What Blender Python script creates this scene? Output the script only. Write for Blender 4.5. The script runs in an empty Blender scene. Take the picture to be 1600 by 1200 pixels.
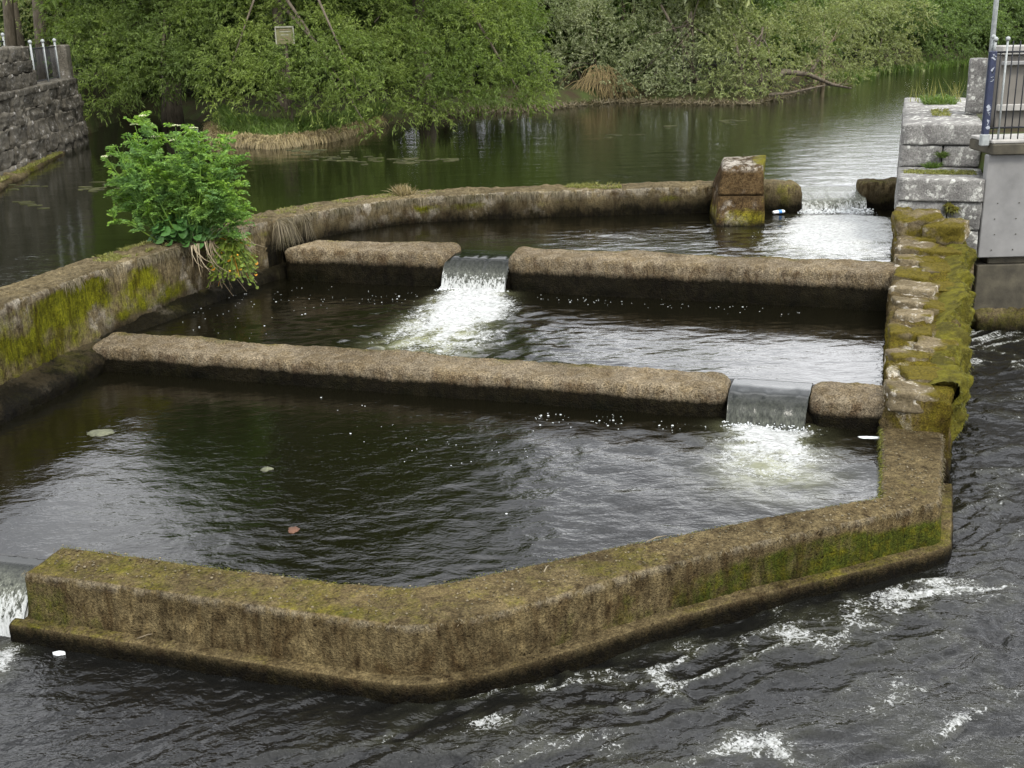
import bpy, math, random
import numpy as np
from mathutils import Matrix, Vector

# ------------------------------------------------------------------ camera, world, sun, exposure
SC = bpy.context.scene
COL = SC.collection
EYE, PITCH, ROLL, FOCAL = 4.5, math.radians(17.86), math.radians(-1.5), 1800.0
cam_data = bpy.data.cameras.new("camera")
cam = bpy.data.objects.new("camera", cam_data)
COL.objects.link(cam)
cam_data.sensor_width = 36.0
cam_data.lens = 36.0 * FOCAL / 1600.0
cam_data.clip_start = 0.1
cam_data.clip_end = 2000.0
CAM_ROT = Matrix.Rotation(math.pi / 2 - PITCH, 4, 'X') @ Matrix.Rotation(ROLL, 4, 'Z')
cam.matrix_world = Matrix.Translation((0, 0, EYE)) @ CAM_ROT
SC.camera = cam

SUN_EL, SUN_AZ = math.radians(50), math.radians(152)     # azimuth clockwise from +Y: behind the camera, to the right
world = bpy.data.worlds.new("World")
SC.world = world
world.use_nodes = True
wn, wl = world.node_tree.nodes, world.node_tree.links
wn.clear()
w_out = wn.new("ShaderNodeOutputWorld")
w_bg = wn.new("ShaderNodeBackground")
w_sky = wn.new("ShaderNodeTexSky")
w_sky.sky_type = 'NISHITA'
w_sky.sun_disc = False
w_sky.sun_elevation = SUN_EL
w_sky.sun_rotation = SUN_AZ
w_sky.air_density = 1.0
w_sky.dust_density = 3.0
w_sky.ozone_density = 1.0
w_tc = wn.new("ShaderNodeTexCoord")
w_map = wn.new("ShaderNodeMapping")
w_map.inputs["Scale"].default_value = (1, 1, 2.2)
w_map.inputs["Location"].default_value = (24.82, 44.54, 12.58)
w_noise = wn.new("ShaderNodeTexNoise")
w_noise.inputs["Scale"].default_value = 1.7
w_noise.inputs["Detail"].default_value = 7
w_noise.inputs["Roughness"].default_value = 0.55
w_noise.inputs["Distortion"].default_value = 0.4
w_ramp = wn.new("ShaderNodeValToRGB")
w_ramp.color_ramp.elements[0].position = 0.36
w_ramp.color_ramp.elements[0].color = (0.75, 0.75, 0.75, 1)
w_ramp.color_ramp.elements[1].position = 0.62
w_cloud = wn.new("ShaderNodeValToRGB")
w_cloud.color_ramp.elements[0].position = 0.36
w_cloud.color_ramp.elements[0].color = (14.0, 14.8, 17.0, 1)
w_cloud.color_ramp.elements[1].position = 0.70
w_cloud.color_ramp.elements[1].color = (78.0, 78.8, 80.0, 1)
w_mix = wn.new("ShaderNodeMix")
w_mix.data_type = 'RGBA'
w_bg.inputs["Strength"].default_value = 0.10
wl.new(w_tc.outputs["Generated"], w_map.inputs["Vector"])
wl.new(w_map.outputs["Vector"], w_noise.inputs["Vector"])
wl.new(w_noise.outputs["Fac"], w_ramp.inputs["Fac"])
wl.new(w_noise.outputs["Fac"], w_cloud.inputs["Fac"])
wl.new(w_ramp.outputs["Color"], w_mix.inputs[0])
wl.new(w_sky.outputs["Color"], w_mix.inputs[6])
wl.new(w_cloud.outputs["Color"], w_mix.inputs[7])
wl.new(w_mix.outputs[2], w_bg.inputs["Color"])
wl.new(w_bg.outputs["Background"], w_out.inputs["Surface"])

sun_data = bpy.data.lights.new("sun", 'SUN')
sun_data.energy = 4.6
sun_data.angle = math.radians(12)
sun_data.color = (1.0, 0.95, 0.86)
sun = bpy.data.objects.new("sun", sun_data)
COL.objects.link(sun)
sun_dir = Vector((math.sin(SUN_AZ) * math.cos(SUN_EL), math.cos(SUN_AZ) * math.cos(SUN_EL), math.sin(SUN_EL)))
sun.rotation_euler = sun_dir.to_track_quat('Z', 'Y').to_euler()
sun.location = (0, 0, 30)

SC.view_settings.view_transform = 'Standard'
SC.view_settings.look = 'None'
SC.view_settings.exposure = -0.54
SC.view_settings.gamma = 1.0
SC.view_settings.use_curve_mapping = False
SC.render.engine = 'CYCLES'
SC.cycles.max_bounces = 8
SC.cycles.transparent_max_bounces = 8
SC.cycles.use_denoising = True

# ------------------------------------------------------------------ levels (metres above the tail water)
Z_TAIL, Z_POOL1, Z_POOL2, Z_POOL3, Z_RIVER = 0.0, 0.45, 0.73, 1.18, 1.48

_R = np.array(CAM_ROT.to_3x3())
def at(px, py, z):
    """The point of the horizontal plane z that the photograph shows at (px, py)."""
    d = _R @ np.array([(px - 800) / FOCAL, -(py - 600) / FOCAL, -1.0])
    t = (z - EYE) / d[2]
    return np.array([t * d[0], t * d[1], z])

def at_depth(px, py, y):
    """The point at ground distance y that the photograph shows at (px, py)."""
    d = _R @ np.array([(px - 800) / FOCAL, -(py - 600) / FOCAL, -1.0])
    t = y / d[1]
    return np.array([t * d[0], y, EYE + t * d[2]])

# ------------------------------------------------------------------ noise (vectorised value noise)
def _hash(i, j, k, seed):
    h = (i.astype(np.int64) * 374761393 + j.astype(np.int64) * 668265263 + k.astype(np.int64) * 2147483647 + seed * 974711) & 0xFFFFFFFF
    h = ((h ^ (h >> 13)) * 1274126177) & 0xFFFFFFFF
    h = ((h ^ (h >> 16)) * 2246822519) & 0xFFFFFFFF
    return ((h ^ (h >> 15)) & 0xFFFFFF) / float(0xFFFFFF)

def vnoise(p, seed=0):
    p = np.asarray(p, dtype=np.float64)
    i = np.floor(p).astype(np.int64)
    f = p - i
    f = f * f * f * (f * (f * 6 - 15) + 10)
    x, y, z = i[..., 0], i[..., 1], i[..., 2]
    fx, fy, fz = f[..., 0], f[..., 1], f[..., 2]
    def c(a, b, d): return _hash(x + a, y + b, z + d, seed)
    x00 = c(0, 0, 0) * (1 - fx) + c(1, 0, 0) * fx
    x10 = c(0, 1, 0) * (1 - fx) + c(1, 1, 0) * fx
    x01 = c(0, 0, 1) * (1 - fx) + c(1, 0, 1) * fx
    x11 = c(0, 1, 1) * (1 - fx) + c(1, 1, 1) * fx
    return (x00 * (1 - fy) + x10 * fy) * (1 - fz) + (x01 * (1 - fy) + x11 * fy) * fz

def fbm(p, octaves=4, seed=0, gain=0.5):
    p = np.asarray(p, dtype=np.float64)
    s, a, t = 0.0, 1.0, 0.0
    for o in range(octaves):
        s = s + a * vnoise(p * (2.03 ** o) + o * 17.3, seed + o)
        t += a
        a *= gain
    return s / t                       # 0..1, mean 0.5

def ridged(p, octaves=3, seed=0):
    p = np.asarray(p, dtype=np.float64)
    s, a, t = 0.0, 1.0, 0.0
    for o in range(octaves):
        s = s + a * (1 - np.abs(2 * vnoise(p * (2.03 ** o) + o * 11.7, seed + o) - 1))
        t += a
        a *= 0.5
    return s / t

def smooth(a, b, x):
    t = np.clip((x - a) / (b - a), 0, 1)
    return t * t * (3 - 2 * t)

def xyz(x, y, z=0.0):
    x, y, z = np.broadcast_arrays(np.asarray(x, float), np.asarray(y, float), np.asarray(z, float))
    return np.stack([x, y, z], -1)

# ------------------------------------------------------------------ object helpers
def tag(o, label=None, cat=None, group=None, kind=None):
    if label: o["label"] = label
    if cat: o["category"] = cat
    if group: o["group"] = group
    if kind: o["kind"] = kind
    return o

def empty(name, loc=(0, 0, 0), rz=0.0, parent=None):
    o = bpy.data.objects.new(name, None)
    COL.objects.link(o)
    o.location = loc
    o.rotation_euler = (0, 0, rz)
    o.empty_display_size = 0.2
    if parent: o.parent = parent
    return o

def mesh_from(name, V, F, mat=None, smooth_shade=True, attrs=None):
    """V (n,3); F an (m,k) array of k-gons or a list of index lists."""
    me = bpy.data.meshes.new(name)
    V = np.asarray(V, dtype=np.float32)
    if isinstance(F, np.ndarray):
        m, k = F.shape
        me.vertices.add(len(V))
        me.vertices.foreach_set("co", V.ravel())
        me.loops.add(m * k)
        me.loops.foreach_set("vertex_index", F.astype(np.int32).ravel())
        me.polygons.add(m)
        me.polygons.foreach_set("loop_start", np.arange(0, m * k, k, dtype=np.int32))
        me.update(calc_edges=True)
    else:
        me.from_pydata([tuple(v) for v in V], [], [list(f) for f in F])
        me.update()
    for an, av in (attrs or {}).items():
        a = me.attributes.new(an, 'FLOAT', 'POINT')
        a.data.foreach_set("value", np.asarray(av, dtype=np.float32).ravel())
    if mat: me.materials.append(mat)
    me.polygons.foreach_set("use_smooth", np.full(len(me.polygons), smooth_shade))
    return me

def add(name, me, parent=None, loc=None, rz=0.0):
    o = bpy.data.objects.new(name, me)
    COL.objects.link(o)
    if parent: o.parent = parent
    if loc is not None: o.location = loc
    o.rotation_euler = (0, 0, rz)
    return o

def copy_tree(o, parent=None):
    c = o.copy()
    COL.objects.link(c)
    if parent: c.parent = parent
    for ch in list(o.children):
        copy_tree(ch, c)
    return c

class Build:
    """Collects boxes, tubes, balls and free faces that become ONE mesh."""
    def __init__(s): s.V, s.F = [], []
    def raw(s, V, F):
        b = len(s.V)
        s.V += [tuple(v) for v in V]
        s.F += [[b + i for i in f] for f in F]
        return s
    def box(s, c, size, rz=0.0, bevel=0.0, tilt=None):
        hx, hy, hz = size[0] / 2, size[1] / 2, size[2] / 2
        b = min(bevel, hx * .9, hy * .9, hz * .9)
        pts, faces = [], []
        if b <= 0:
            pts = [(x, y, z) for z in (-hz, hz) for x, y in ((-hx, -hy), (hx, -hy), (hx, hy), (-hx, hy))]
            faces = [[0, 3, 2, 1], [4, 5, 6, 7], [0, 1, 5, 4], [1, 2, 6, 5], [2, 3, 7, 6], [3, 0, 4, 7]]
        else:
            rings = [(-hz, b), (-hz + b, 0), (hz - b, 0), (hz, b)]
            for z, i in rings:
                x, y = hx - i, hy - i
                pts += [(-x + b, -y, z), (x - b, -y, z), (x, -y + b, z), (x, y - b, z), (x - b, y, z), (-x + b, y, z), (-x, y - b, z), (-x, -y + b, z)]
            faces.append(list(range(7, -1, -1)))
            for r in range(3):
                for k in range(8):
                    faces.append([r * 8 + k, r * 8 + (k + 1) % 8, r * 8 + 8 + (k + 1) % 8, r * 8 + 8 + k])
            faces.append(list(range(24, 32)))
        m = Matrix.Rotation(rz, 3, 'Z')
        if tilt: m = m @ Matrix.Rotation(tilt[0], 3, 'X') @ Matrix.Rotation(tilt[1], 3, 'Y')
        c = Vector(c)
        return s.raw([m @ Vector(p) + c for p in pts], faces)
    def tube(s, pts, radii, n=8, cap=True):
        pts = [Vector(p) for p in pts]
        if not hasattr(radii, '__len__'): radii = [radii] * len(pts)
        V, F = [], []
        prev = None
        for i, p in enumerate(pts):
            d = (pts[min(i + 1, len(pts) - 1)] - pts[max(i - 1, 0)]).normalized()
            if prev is None:
                u = d.orthogonal().normalized()
            else:
                u = (prev - d * prev.dot(d)).normalized()
            prev = u
            v = d.cross(u)
            for k in range(n):
                a = 2 * math.pi * k / n
                V.append(p + (u * math.cos(a) + v * math.sin(a)) * radii[i])
        for i in range(len(pts) - 1):
            for k in range(n):
                F.append([i * n + k, i * n + (k + 1) % n, i * n + n + (k + 1) % n, i * n + n + k])
        if cap:
            F.append(list(range(n - 1, -1, -1)))
            F.append(list(range((len(pts) - 1) * n, len(pts) * n)))
        return s.raw(V, F)
    def ball(s, c, r, n=10, m=6, sz=1.0):
        V, F = [(c[0], c[1], c[2] - r * sz)], []
        for j in range(1, m):
            t = -math.pi / 2 + math.pi * j / m
            for k in range(n):
                a = 2 * math.pi * k / n
                V.append((c[0] + r * math.cos(t) * math.cos(a), c[1] + r * math.cos(t) * math.sin(a), c[2] + r * sz * math.sin(t)))
        V.append((c[0], c[1], c[2] + r * sz))
        for k in range(n):
            F.append([0, 1 + (k + 1) % n, 1 + k])
            for j in range(m - 2):
                F.append([1 + j * n + k, 1 + j * n + (k + 1) % n, 1 + (j + 1) * n + (k + 1) % n, 1 + (j + 1) * n + k])
            F.append([len(V) - 1, 1 + (m - 2) * n + k, 1 + (m - 2) * n + (k + 1) % n])
        return s.raw(V, F)
    def mesh(s, name, mat, smooth_shade=True): return mesh_from(name, s.V, s.F, mat, smooth_shade)
    def obj(s, name, mat, parent=None, smooth_shade=True, loc=None): return add(name, s.mesh(name, mat, smooth_shade), parent, loc)

# ------------------------------------------------------------------ node helpers
class Mat:
    def __init__(s, name):
        s.m = bpy.data.materials.new(name)
        s.m.use_nodes = True
        s.n, s.l = s.m.node_tree.nodes, s.m.node_tree.links
        s.n.clear()
        s.out = s.n.new("ShaderNodeOutputMaterial")
        s.tc = s.n.new("ShaderNodeTexCoord")
    def put(s, sock, v):
        if v is None: return
        if hasattr(v, 'is_output') or isinstance(v, bpy.types.NodeSocket): s.l.new(v, sock)
        elif isinstance(v, (int, float)):
            try: sock.default_value = v
            except TypeError: sock.default_value = (v, v, v)
        else: sock.default_value = tuple(v) + ((1.0,) if len(v) == 3 and len(sock.default_value) == 4 else ())
    def coord(s, scale=(1, 1, 1), rot=(0, 0, 0), which="Object"):
        mp = s.n.new("ShaderNodeMapping")
        mp.inputs["Scale"].default_value = scale
        mp.inputs["Rotation"].default_value = rot
        s.l.new(s.tc.outputs[which], mp.inputs["Vector"])
        return mp.outputs["Vector"]
    def noise(s, vec, scale, detail=4, rough=0.55, dist=0.0):
        t = s.n.new("ShaderNodeTexNoise")
        s.l.new(vec, t.inputs["Vector"])
        for k, v in (("Scale", scale), ("Detail", detail), ("Roughness", rough), ("Distortion", dist)): t.inputs[k].default_value = v
        return t.outputs["Fac"]
    def voronoi(s, vec, scale, feature='F1'):
        t = s.n.new("ShaderNodeTexVoronoi")
        t.feature = feature
        s.l.new(vec, t.inputs["Vector"])
        t.inputs["Scale"].default_value = scale
        return t.outputs["Distance"]
    def ramp(s, fac, stops):
        r = s.n.new("ShaderNodeValToRGB")
        e = r.color_ramp.elements
        while len(e) < len(stops): e.new(0.5)
        for i, (p, c) in enumerate(stops):
            e[i].position = p
            e[i].color = (c, c, c, 1) if isinstance(c, (int, float)) else tuple(c) + (1,)
        s.put(r.inputs["Fac"], fac)
        return r.outputs["Color"]
    def mix(s, fac, a, b, blend='MIX'):
        x = s.n.new("ShaderNodeMix")
        x.data_type = 'RGBA'
        x.blend_type = blend
        s.put(x.inputs[0], fac); s.put(x.inputs[6], a); s.put(x.inputs[7], b)
        return x.outputs[2]
    def math(s, op, a, b=None, clamp=False):
        x = s.n.new("ShaderNodeMath")
        x.operation = op
        x.use_clamp = clamp
        s.put(x.inputs[0], a)
        if b is not None: s.put(x.inputs[1], b)
        return x.outputs[0]
    def attr(s, name):
        a = s.n.new("ShaderNodeAttribute")
        a.attribute_name = name
        return a.outputs["Fac"]
    def island(s):
        return s.n.new("ShaderNodeNewGeometry").outputs["Random Per Island"]
    def objrand(s):
        return s.n.new("ShaderNodeObjectInfo").outputs["Random"]
    def normal_z(s):
        g = s.n.new("ShaderNodeNewGeometry")
        x = s.n.new("ShaderNodeSeparateXYZ")
        s.l.new(g.outputs["Normal"], x.inputs[0])
        return x.outputs[2]
    def bump(s, height, strength=0.5, dist=0.02, normal=None):
        b = s.n.new("ShaderNodeBump")
        b.inputs["Strength"].default_value = strength
        b.inputs["Distance"].default_value = dist
        s.l.new(height, b.inputs["Height"])
        if normal is not None: s.l.new(normal, b.inputs["Normal"])
        return b.outputs["Normal"]
    def pbr(s, color, rough=0.8, normal=None, metal=0.0, spec=0.5, ior=1.45, final=True, **kw):
        b = s.n.new("ShaderNodeBsdfPrincipled")
        s.put(b.inputs["Base Color"], color); s.put(b.inputs["Roughness"], rough)
        s.put(b.inputs["Metallic"], metal); s.put(b.inputs["Specular IOR Level"], spec); b.inputs["IOR"].default_value = ior
        if normal is not None: s.l.new(normal, b.inputs["Normal"])
        for k, v in kw.items(): s.put(b.inputs[k.replace('_', ' ')], v)
        if final: s.l.new(b.outputs[0], s.out.inputs["Surface"])
        return b.outputs[0]
    def mixsh(s, fac, a, b, final=True):
        x = s.n.new("ShaderNodeMixShader")
        s.put(x.inputs[0], fac)
        s.l.new(a, x.inputs[1]); s.l.new(b, x.inputs[2])
        if final: s.l.new(x.outputs[0], s.out.inputs["Surface"])
        return x.outputs[0]

def plain(name, color, rough=0.6, metal=0.0, var=0.25, scale=8.0, bump=0.2):
    m = Mat(name)
    v = m.coord()
    n = m.noise(v, scale, 5, 0.6)
    c = m.mix(m.ramp(n, [(0.3, 0.0), (0.7, 1.0)]), tuple(x * (1 - var) for x in color), tuple(min(1, x * (1 + var)) for x in color))
    m.pbr(c, rough, m.bump(m.noise(v, scale * 5, 4), bump, 0.01), metal)
    return m.m

def algae_concrete(name, tan, brown, moss_a, moss_b, strand=0.5, side_b=0.0):
    """Old concrete grown over with algae and moss; attributes moss / wet / pale say where."""
    m = Mat(name)
    v = m.coord()
    vs = m.coord((34, 34, 5))                       # fibres that hang down the faces
    big = m.noise(v, 1.7, 5, 0.6)
    mid = m.noise(v, 9, 6, 0.65)
    fine = m.noise(v, 55, 5, 0.7)
    fib = m.noise(vs, 1.0, 6, 0.7, 0.6)
    grit = m.voronoi(v, 70)
    mot = m.math('ADD', m.math('MULTIPLY', mid, 0.5), m.math('MULTIPLY', m.noise(m.coord((15, 15, 6)), 1.0, 6, 0.7, 0.5), 0.5))
    col = m.mix(m.ramp(mot, [(0.38, 0), (0.60, 1)]), brown, tan)
    col = m.mix(m.ramp(big, [(0.4, 0), (0.65, 0.55)]), col, tuple(0.5 * (a + b) * 0.72 for a, b in zip(tan, brown)))
    pale = m.math('MULTIPLY', m.attr("pale"), m.ramp(m.noise(v, 6, 6, 0.7, 0.3), [(0.44, 0), (0.54, 1)]))
    col = m.mix(pale, col, (0.42, 0.40, 0.36))
    mossn = m.math('ADD', m.math('MULTIPLY', m.noise(v, 4.5, 6, 0.7, 0.2), 0.9), m.math('MULTIPLY', fib, 0.35))
    mfac = m.math('MULTIPLY', m.math('SUBTRACT', m.math('ADD', m.attr("moss"), mossn), 1.03), 3.6, True)
    mcol = m.mix(m.math('ADD', m.ramp(m.noise(v, 12, 5, 0.7), [(0.3, 0), (0.7, 1)]), m.ramp(m.normal_z(), [(0.3, side_b), (0.8, 0.0)]), True), moss_a, moss_b)
    col = m.mix(mfac, col, mcol)
    # fibre and grain contrast
    stain = m.noise(m.coord((4.2, 4.2, 1.6)), 1.0, 7, 0.72, 0.9)
    blot = m.noise(v, 0.85, 6, 0.62, 0.6)
    col = m.mix(1.0, col, m.ramp(blot, [(0.34, (0.55, 0.52, 0.46)), (0.5, (0.86, 0.84, 0.80)), (0.66, (1.14, 1.10, 1.0))]), 'MULTIPLY')
    vert = m.ramp(m.normal_z(), [(0.35, 1.0), (0.8, 0.25)])
    col = m.mix(m.math('MULTIPLY', m.ramp(stain, [(0.38, 0.75), (0.52, 0.0)]), vert), col, m.mix(1.0, col, (0.42, 0.34, 0.28), 'MULTIPLY'))
    col = m.mix(m.math('MULTIPLY', m.ramp(stain, [(0.54, 0.0), (0.68, 0.5)]), vert), col, m.mix(1.0, col, (1.7, 1.6, 1.4), 'MULTIPLY'))
    f2 = m.ramp(m.math('ADD', m.math('MULTIPLY', fib, strand), m.math('MULTIPLY', fine, 1.0 - strand)), [(0.33, 0.18), (0.5, 0.92), (0.67, 1.75)])
    col = m.mix(1.0, col, f2, 'MULTIPLY')
    pit = m.math('MULTIPLY', m.ramp(m.voronoi(m.mix(0.1, v, m.noise(v, 20, 3)), 26), [(0.10, 1.0), (0.22, 0.0)]), m.ramp(m.noise(v, 3.3, 4, .6), [(.45, 0.0), (.6, 1.0)]))
    col = m.mix(m.math('MULTIPLY', pit, 0.75), col, m.mix(1.0, col, (0.30, 0.27, 0.22), 'MULTIPLY'))
    wn_ = m.math('ADD', m.attr("wet"), m.math('MULTIPLY', m.math('SUBTRACT', m.math('ADD', m.math('MULTIPLY', fib, 0.35), m.math('MULTIPLY', mot, 0.65)), 0.5), 1.1))
    wet = m.ramp(wn_, [(0.3, 0), (0.62, 1)])
    col = m.mix(wet, col, m.mix(1.0, col, (0.055, 0.055, 0.035), 'MULTIPLY'))
    h = m.math('ADD', m.math('MULTIPLY', fib, 0.2 + 0.6 * strand), m.math('ADD', m.math('MULTIPLY', mid, 0.9), m.math('MULTIPLY', fine, 0.5)))
    h = m.math('SUBTRACT', m.math('ADD', h, m.math('MULTIPLY', grit, 0.25)), m.math('MULTIPLY', pit, 0.8))
    m.pbr(col, m.mix(wet, (0.95,) * 3, (0.6,) * 3), m.bump(h, 1.0, 0.035), spec=0.08)
    return m.m

def water_material(name, ripple=1.0, scale=1.0, deep=(0.0035, 0.0032, 0.0016), stretch=(1.0, 1.7, 1.0), rot=0.35, rough=0.03):
    m = Mat(name)
    v = m.coord()
    vr = m.coord(stretch, (0, 0, rot))
    n1 = m.noise(vr, 4.2 * scale, 3, 0.5, 0.8)
    n2 = m.noise(vr, 13.0 * scale, 3, 0.55, 0.5)
    n3 = m.noise(vr, 34.0 * scale, 2, 0.5)
    calm = m.math('ADD', m.attr("rough"), 0.0)
    h = m.math('ADD', m.math('MULTIPLY', n1, 1.0), m.math('ADD', m.math('MULTIPLY', n2, 0.42), m.math('MULTIPLY', n3, 0.12)))
    h = m.math('MULTIPLY', h, calm)
    nrm = m.bump(h, 1.0, 0.045 * ripple)
    fn = m.noise(v, 30, 6, 0.72, 1.2)
    fl = m.noise(v, 8.5, 4, 0.6, 1.6)
    cell = m.voronoi(m.mix(0.12, v, m.noise(v, 9, 3)), 11, 'DISTANCE_TO_EDGE')
    lace = m.ramp(cell, [(0.0, 0.32), (0.10, 0.0)])
    foam = m.math('ADD', m.attr("foam"), m.math('ADD', m.math('MULTIPLY', m.math('SUBTRACT', fn, 0.5), 1.5), m.math('MULTIPLY', m.math('SUBTRACT', fl, 0.5), 0.7)))
    foam = m.math('ADD', foam, m.math('MULTIPLY', lace, m.attr("foam")))
    ffac = m.ramp(foam, [(0.43, 0.0), (0.55, 0.70), (0.85, 1.0)])
    ffac = m.math('MULTIPLY', ffac, m.ramp(m.attr("foam"), [(0.02, 0.0), (0.10, 1.0)]))
    aer = m.math('MULTIPLY', m.attr("aer"), m.ramp(m.noise(v, 3.5, 5, 0.65, 0.8), [(0.34, 0.15), (0.62, 0.95)]))
    base = m.mix(aer, deep, (0.185, 0.19, 0.105))
    wat = m.pbr(base, rough, nrm, ior=1.333, final=False)
    white = m.pbr(m.mix(m.ramp(m.noise(vr, 16, 5, .7, .6), [(.36, 0), (.62, 1)]), (0.19, 0.195, 0.18), (0.47, 0.48, 0.475)), 0.55, m.bump(fn, 0.6, 0.04), spec=0.3, final=False)
    m.mixsh(ffac, wat, white)
    return m.m

def foliage(name, a, b, c, dead=None, trans=0.35, sat_noise=0.5):
    """Leaf colours that vary leaf by leaf and clump by clump."""
    m = Mat(name)
    v = m.coord()
    r = m.island()
    col = m.mix(m.ramp(r, [(0.0, 0), (1.0, 1)]), a, b)
    col = m.mix(m.ramp(m.noise(v, sat_noise, 4, 0.6), [(0.38, 0), (0.64, 1)]), col, c)
    col = m.mix(1.0, col, m.ramp(m.math('FRACT', m.math('MULTIPLY', r, 7.13)), [(0, 0.65), (1, 1.35)]), 'MULTIPLY')
    if dead: col = m.mix(m.ramp(m.math('FRACT', m.math('MULTIPLY', r, 31.7)), [(0.955, 0), (0.97, 1)]), col, dead)
    d = m.pbr(col, 0.55, spec=0.35, final=False)
    t = m.n.new("ShaderNodeBsdfTranslucent")
    m.put(t.inputs["Color"], m.mix(1.0, col, (1.15, 1.25, 0.55), 'MULTIPLY'))
    m.mixsh(trans, d, t.outputs[0])
    return m.m

def bark(name, a, b):
    m = Mat(name)
    v = m.coord((6, 6, 1.3))
    n = m.noise(v, 2.2, 6, 0.7, 0.4)
    m.pbr(m.mix(m.ramp(n, [(0.35, 0), (0.65, 1)]), a, b), 0.9, m.bump(n, 0.8, 0.04), spec=0.2)
    return m.m

def stone_material(name, dark, light, lichen, moss=(0.10, 0.11, 0.02), lich=0.5, mossy=0.0):
    m = Mat(name)
    v = m.coord()
    n = m.noise(v, 3.2, 7, 0.68)
    f = m.noise(v, 42, 5, 0.7)
    rnd = m.objrand()
    col = m.mix(m.ramp(n, [(0.34, 0), (0.66, 1)]), dark, light)
    col = m.mix(1.0, col, m.ramp(rnd, [(0, 0.72), (1, 1.25)]), 'MULTIPLY')
    sp = m.voronoi(m.mix(0.06, v, m.noise(v, 14, 4)), 8.5)
    spots = m.math('MULTIPLY', m.ramp(sp, [(0.20, 1), (0.30, 0)]), m.ramp(m.noise(v, 2.1, 3), [(0.5 - lich * 0.2, 0), (0.62 - lich * 0.2, 1)]))
    blot = m.ramp(m.noise(v, 7.5, 7, 0.72, 0.5), [(0.60 - 0.12 * lich, 0), (0.66 - 0.10 * lich, 1)])
    col = m.mix(m.math('MAXIMUM', spots, m.math('MULTIPLY', blot, 0.75)), col, lichen)
    nz = m.normal_z()
    mz = m.math('ADD', m.math('MULTIPLY', nz, 0.25), m.math('ADD', m.attr("moss"), m.noise(v, 3.4, 6, 0.7)))
    mfac = m.math('MULTIPLY', m.math('SUBTRACT', mz, 1.05 - mossy), 5.0, True)
    col = m.mix(mfac, col, m.mix(m.noise(v, 15, 4), tuple(x * 0.5 for x in moss), tuple(x * 1.5 for x in moss)))
    col = m.mix(1.0, col, m.ramp(f, [(0.3, 0.5), (0.5, 1.0), (0.7, 1.4)]), 'MULTIPLY')
    h = m.math('ADD', m.math('MULTIPLY', n, 1.0), m.math('MULTIPLY', f, 0.5))
    m.pbr(col, 0.9, m.bump(h, 0.9, 0.03), spec=0.08)
    return m.m

M = {}
M['front'] = algae_concrete("front_wall_concrete", (0.165, 0.132, 0.070), (0.038, 0.027, 0.013), (0.120, 0.104, 0.008), (0.040, 0.050, 0.007), 0.35, 0.4)
M['frontgreen'] = M['front']
M['weir'] = algae_concrete("weir_concrete", (0.205, 0.168, 0.112), (0.105, 0.080, 0.047), (0.090, 0.076, 0.008), (0.038, 0.046, 0.006), 0.08)
M['river_wall'] = algae_concrete("river_wall_concrete", (0.190, 0.158, 0.096), (0.056, 0.043, 0.020), (0.135, 0.140, 0.008), (0.070, 0.074, 0.006), 0.6)
M['pillar'] = algae_concrete("pillar_stone", (0.105, 0.072, 0.034), (0.034, 0.021, 0.010), (0.19, 0.17, 0.016), (0.10, 0.10, 0.014), 0.3)
M['stonewall'] = algae_concrete('mossy_rubble', (0.150, 0.118, 0.066), (0.058, 0.043, 0.018), (0.105, 0.092, 0.010), (0.062, 0.044, 0.009), 0.3)
M['water1'] = water_material("pool_water_dark", 0.15, 1.0, rot=0.5)
M['water_river'] = water_material("river_water_green", 0.16, 0.9, deep=(0.0040, 0.0048, 0.0016), stretch=(0.7, 1.9, 1), rot=0.05)
M['water_tail'] = water_material("tail_water_dark", 0.55, 0.85, deep=(0.0050, 0.0050, 0.0045), stretch=(1.0, 1.5, 1), rot=0.6, rough=0.05)

# ------------------------------------------------------------------ swept walls
def resample_pairs(a, b, step, smooth_n=2):
    """Two edge lines with matching control points -> matching fine lines."""
    a, b = np.asarray(a, float), np.asarray(b, float)
    for _ in range(smooth_n):                      # gentle corner cutting
        def cut(p):
            q = [p[0]]
            for i in range(len(p) - 1):
                q += [p[i] * 0.82 + p[i + 1] * 0.18, p[i] * 0.18 + p[i + 1] * 0.82]
            q.append(p[-1])
            return np.array(q)
        a, b = cut(a), cut(b)
    mid = (a + b) / 2
    s = np.concatenate([[0], np.cumsum(np.linalg.norm(np.diff(mid[:, :2], axis=0), axis=1))])
    n = max(4, int(s[-1] / step))
    t = np.linspace(0, s[-1], n + 1)
    A = np.stack([np.interp(t, s, a[:, k]) for k in range(a.shape[1])], 1)
    B = np.stack([np.interp(t, s, b[:, k]) for k in range(b.shape[1])], 1)
    return A, B, t

def arc(cx, cz, r, a0, a1, n):
    return [(cx + r * math.cos(a0 + (a1 - a0) * i / n), cz + r * math.sin(a0 + (a1 - a0) * i / n)) for i in range(n + 1)]

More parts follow.
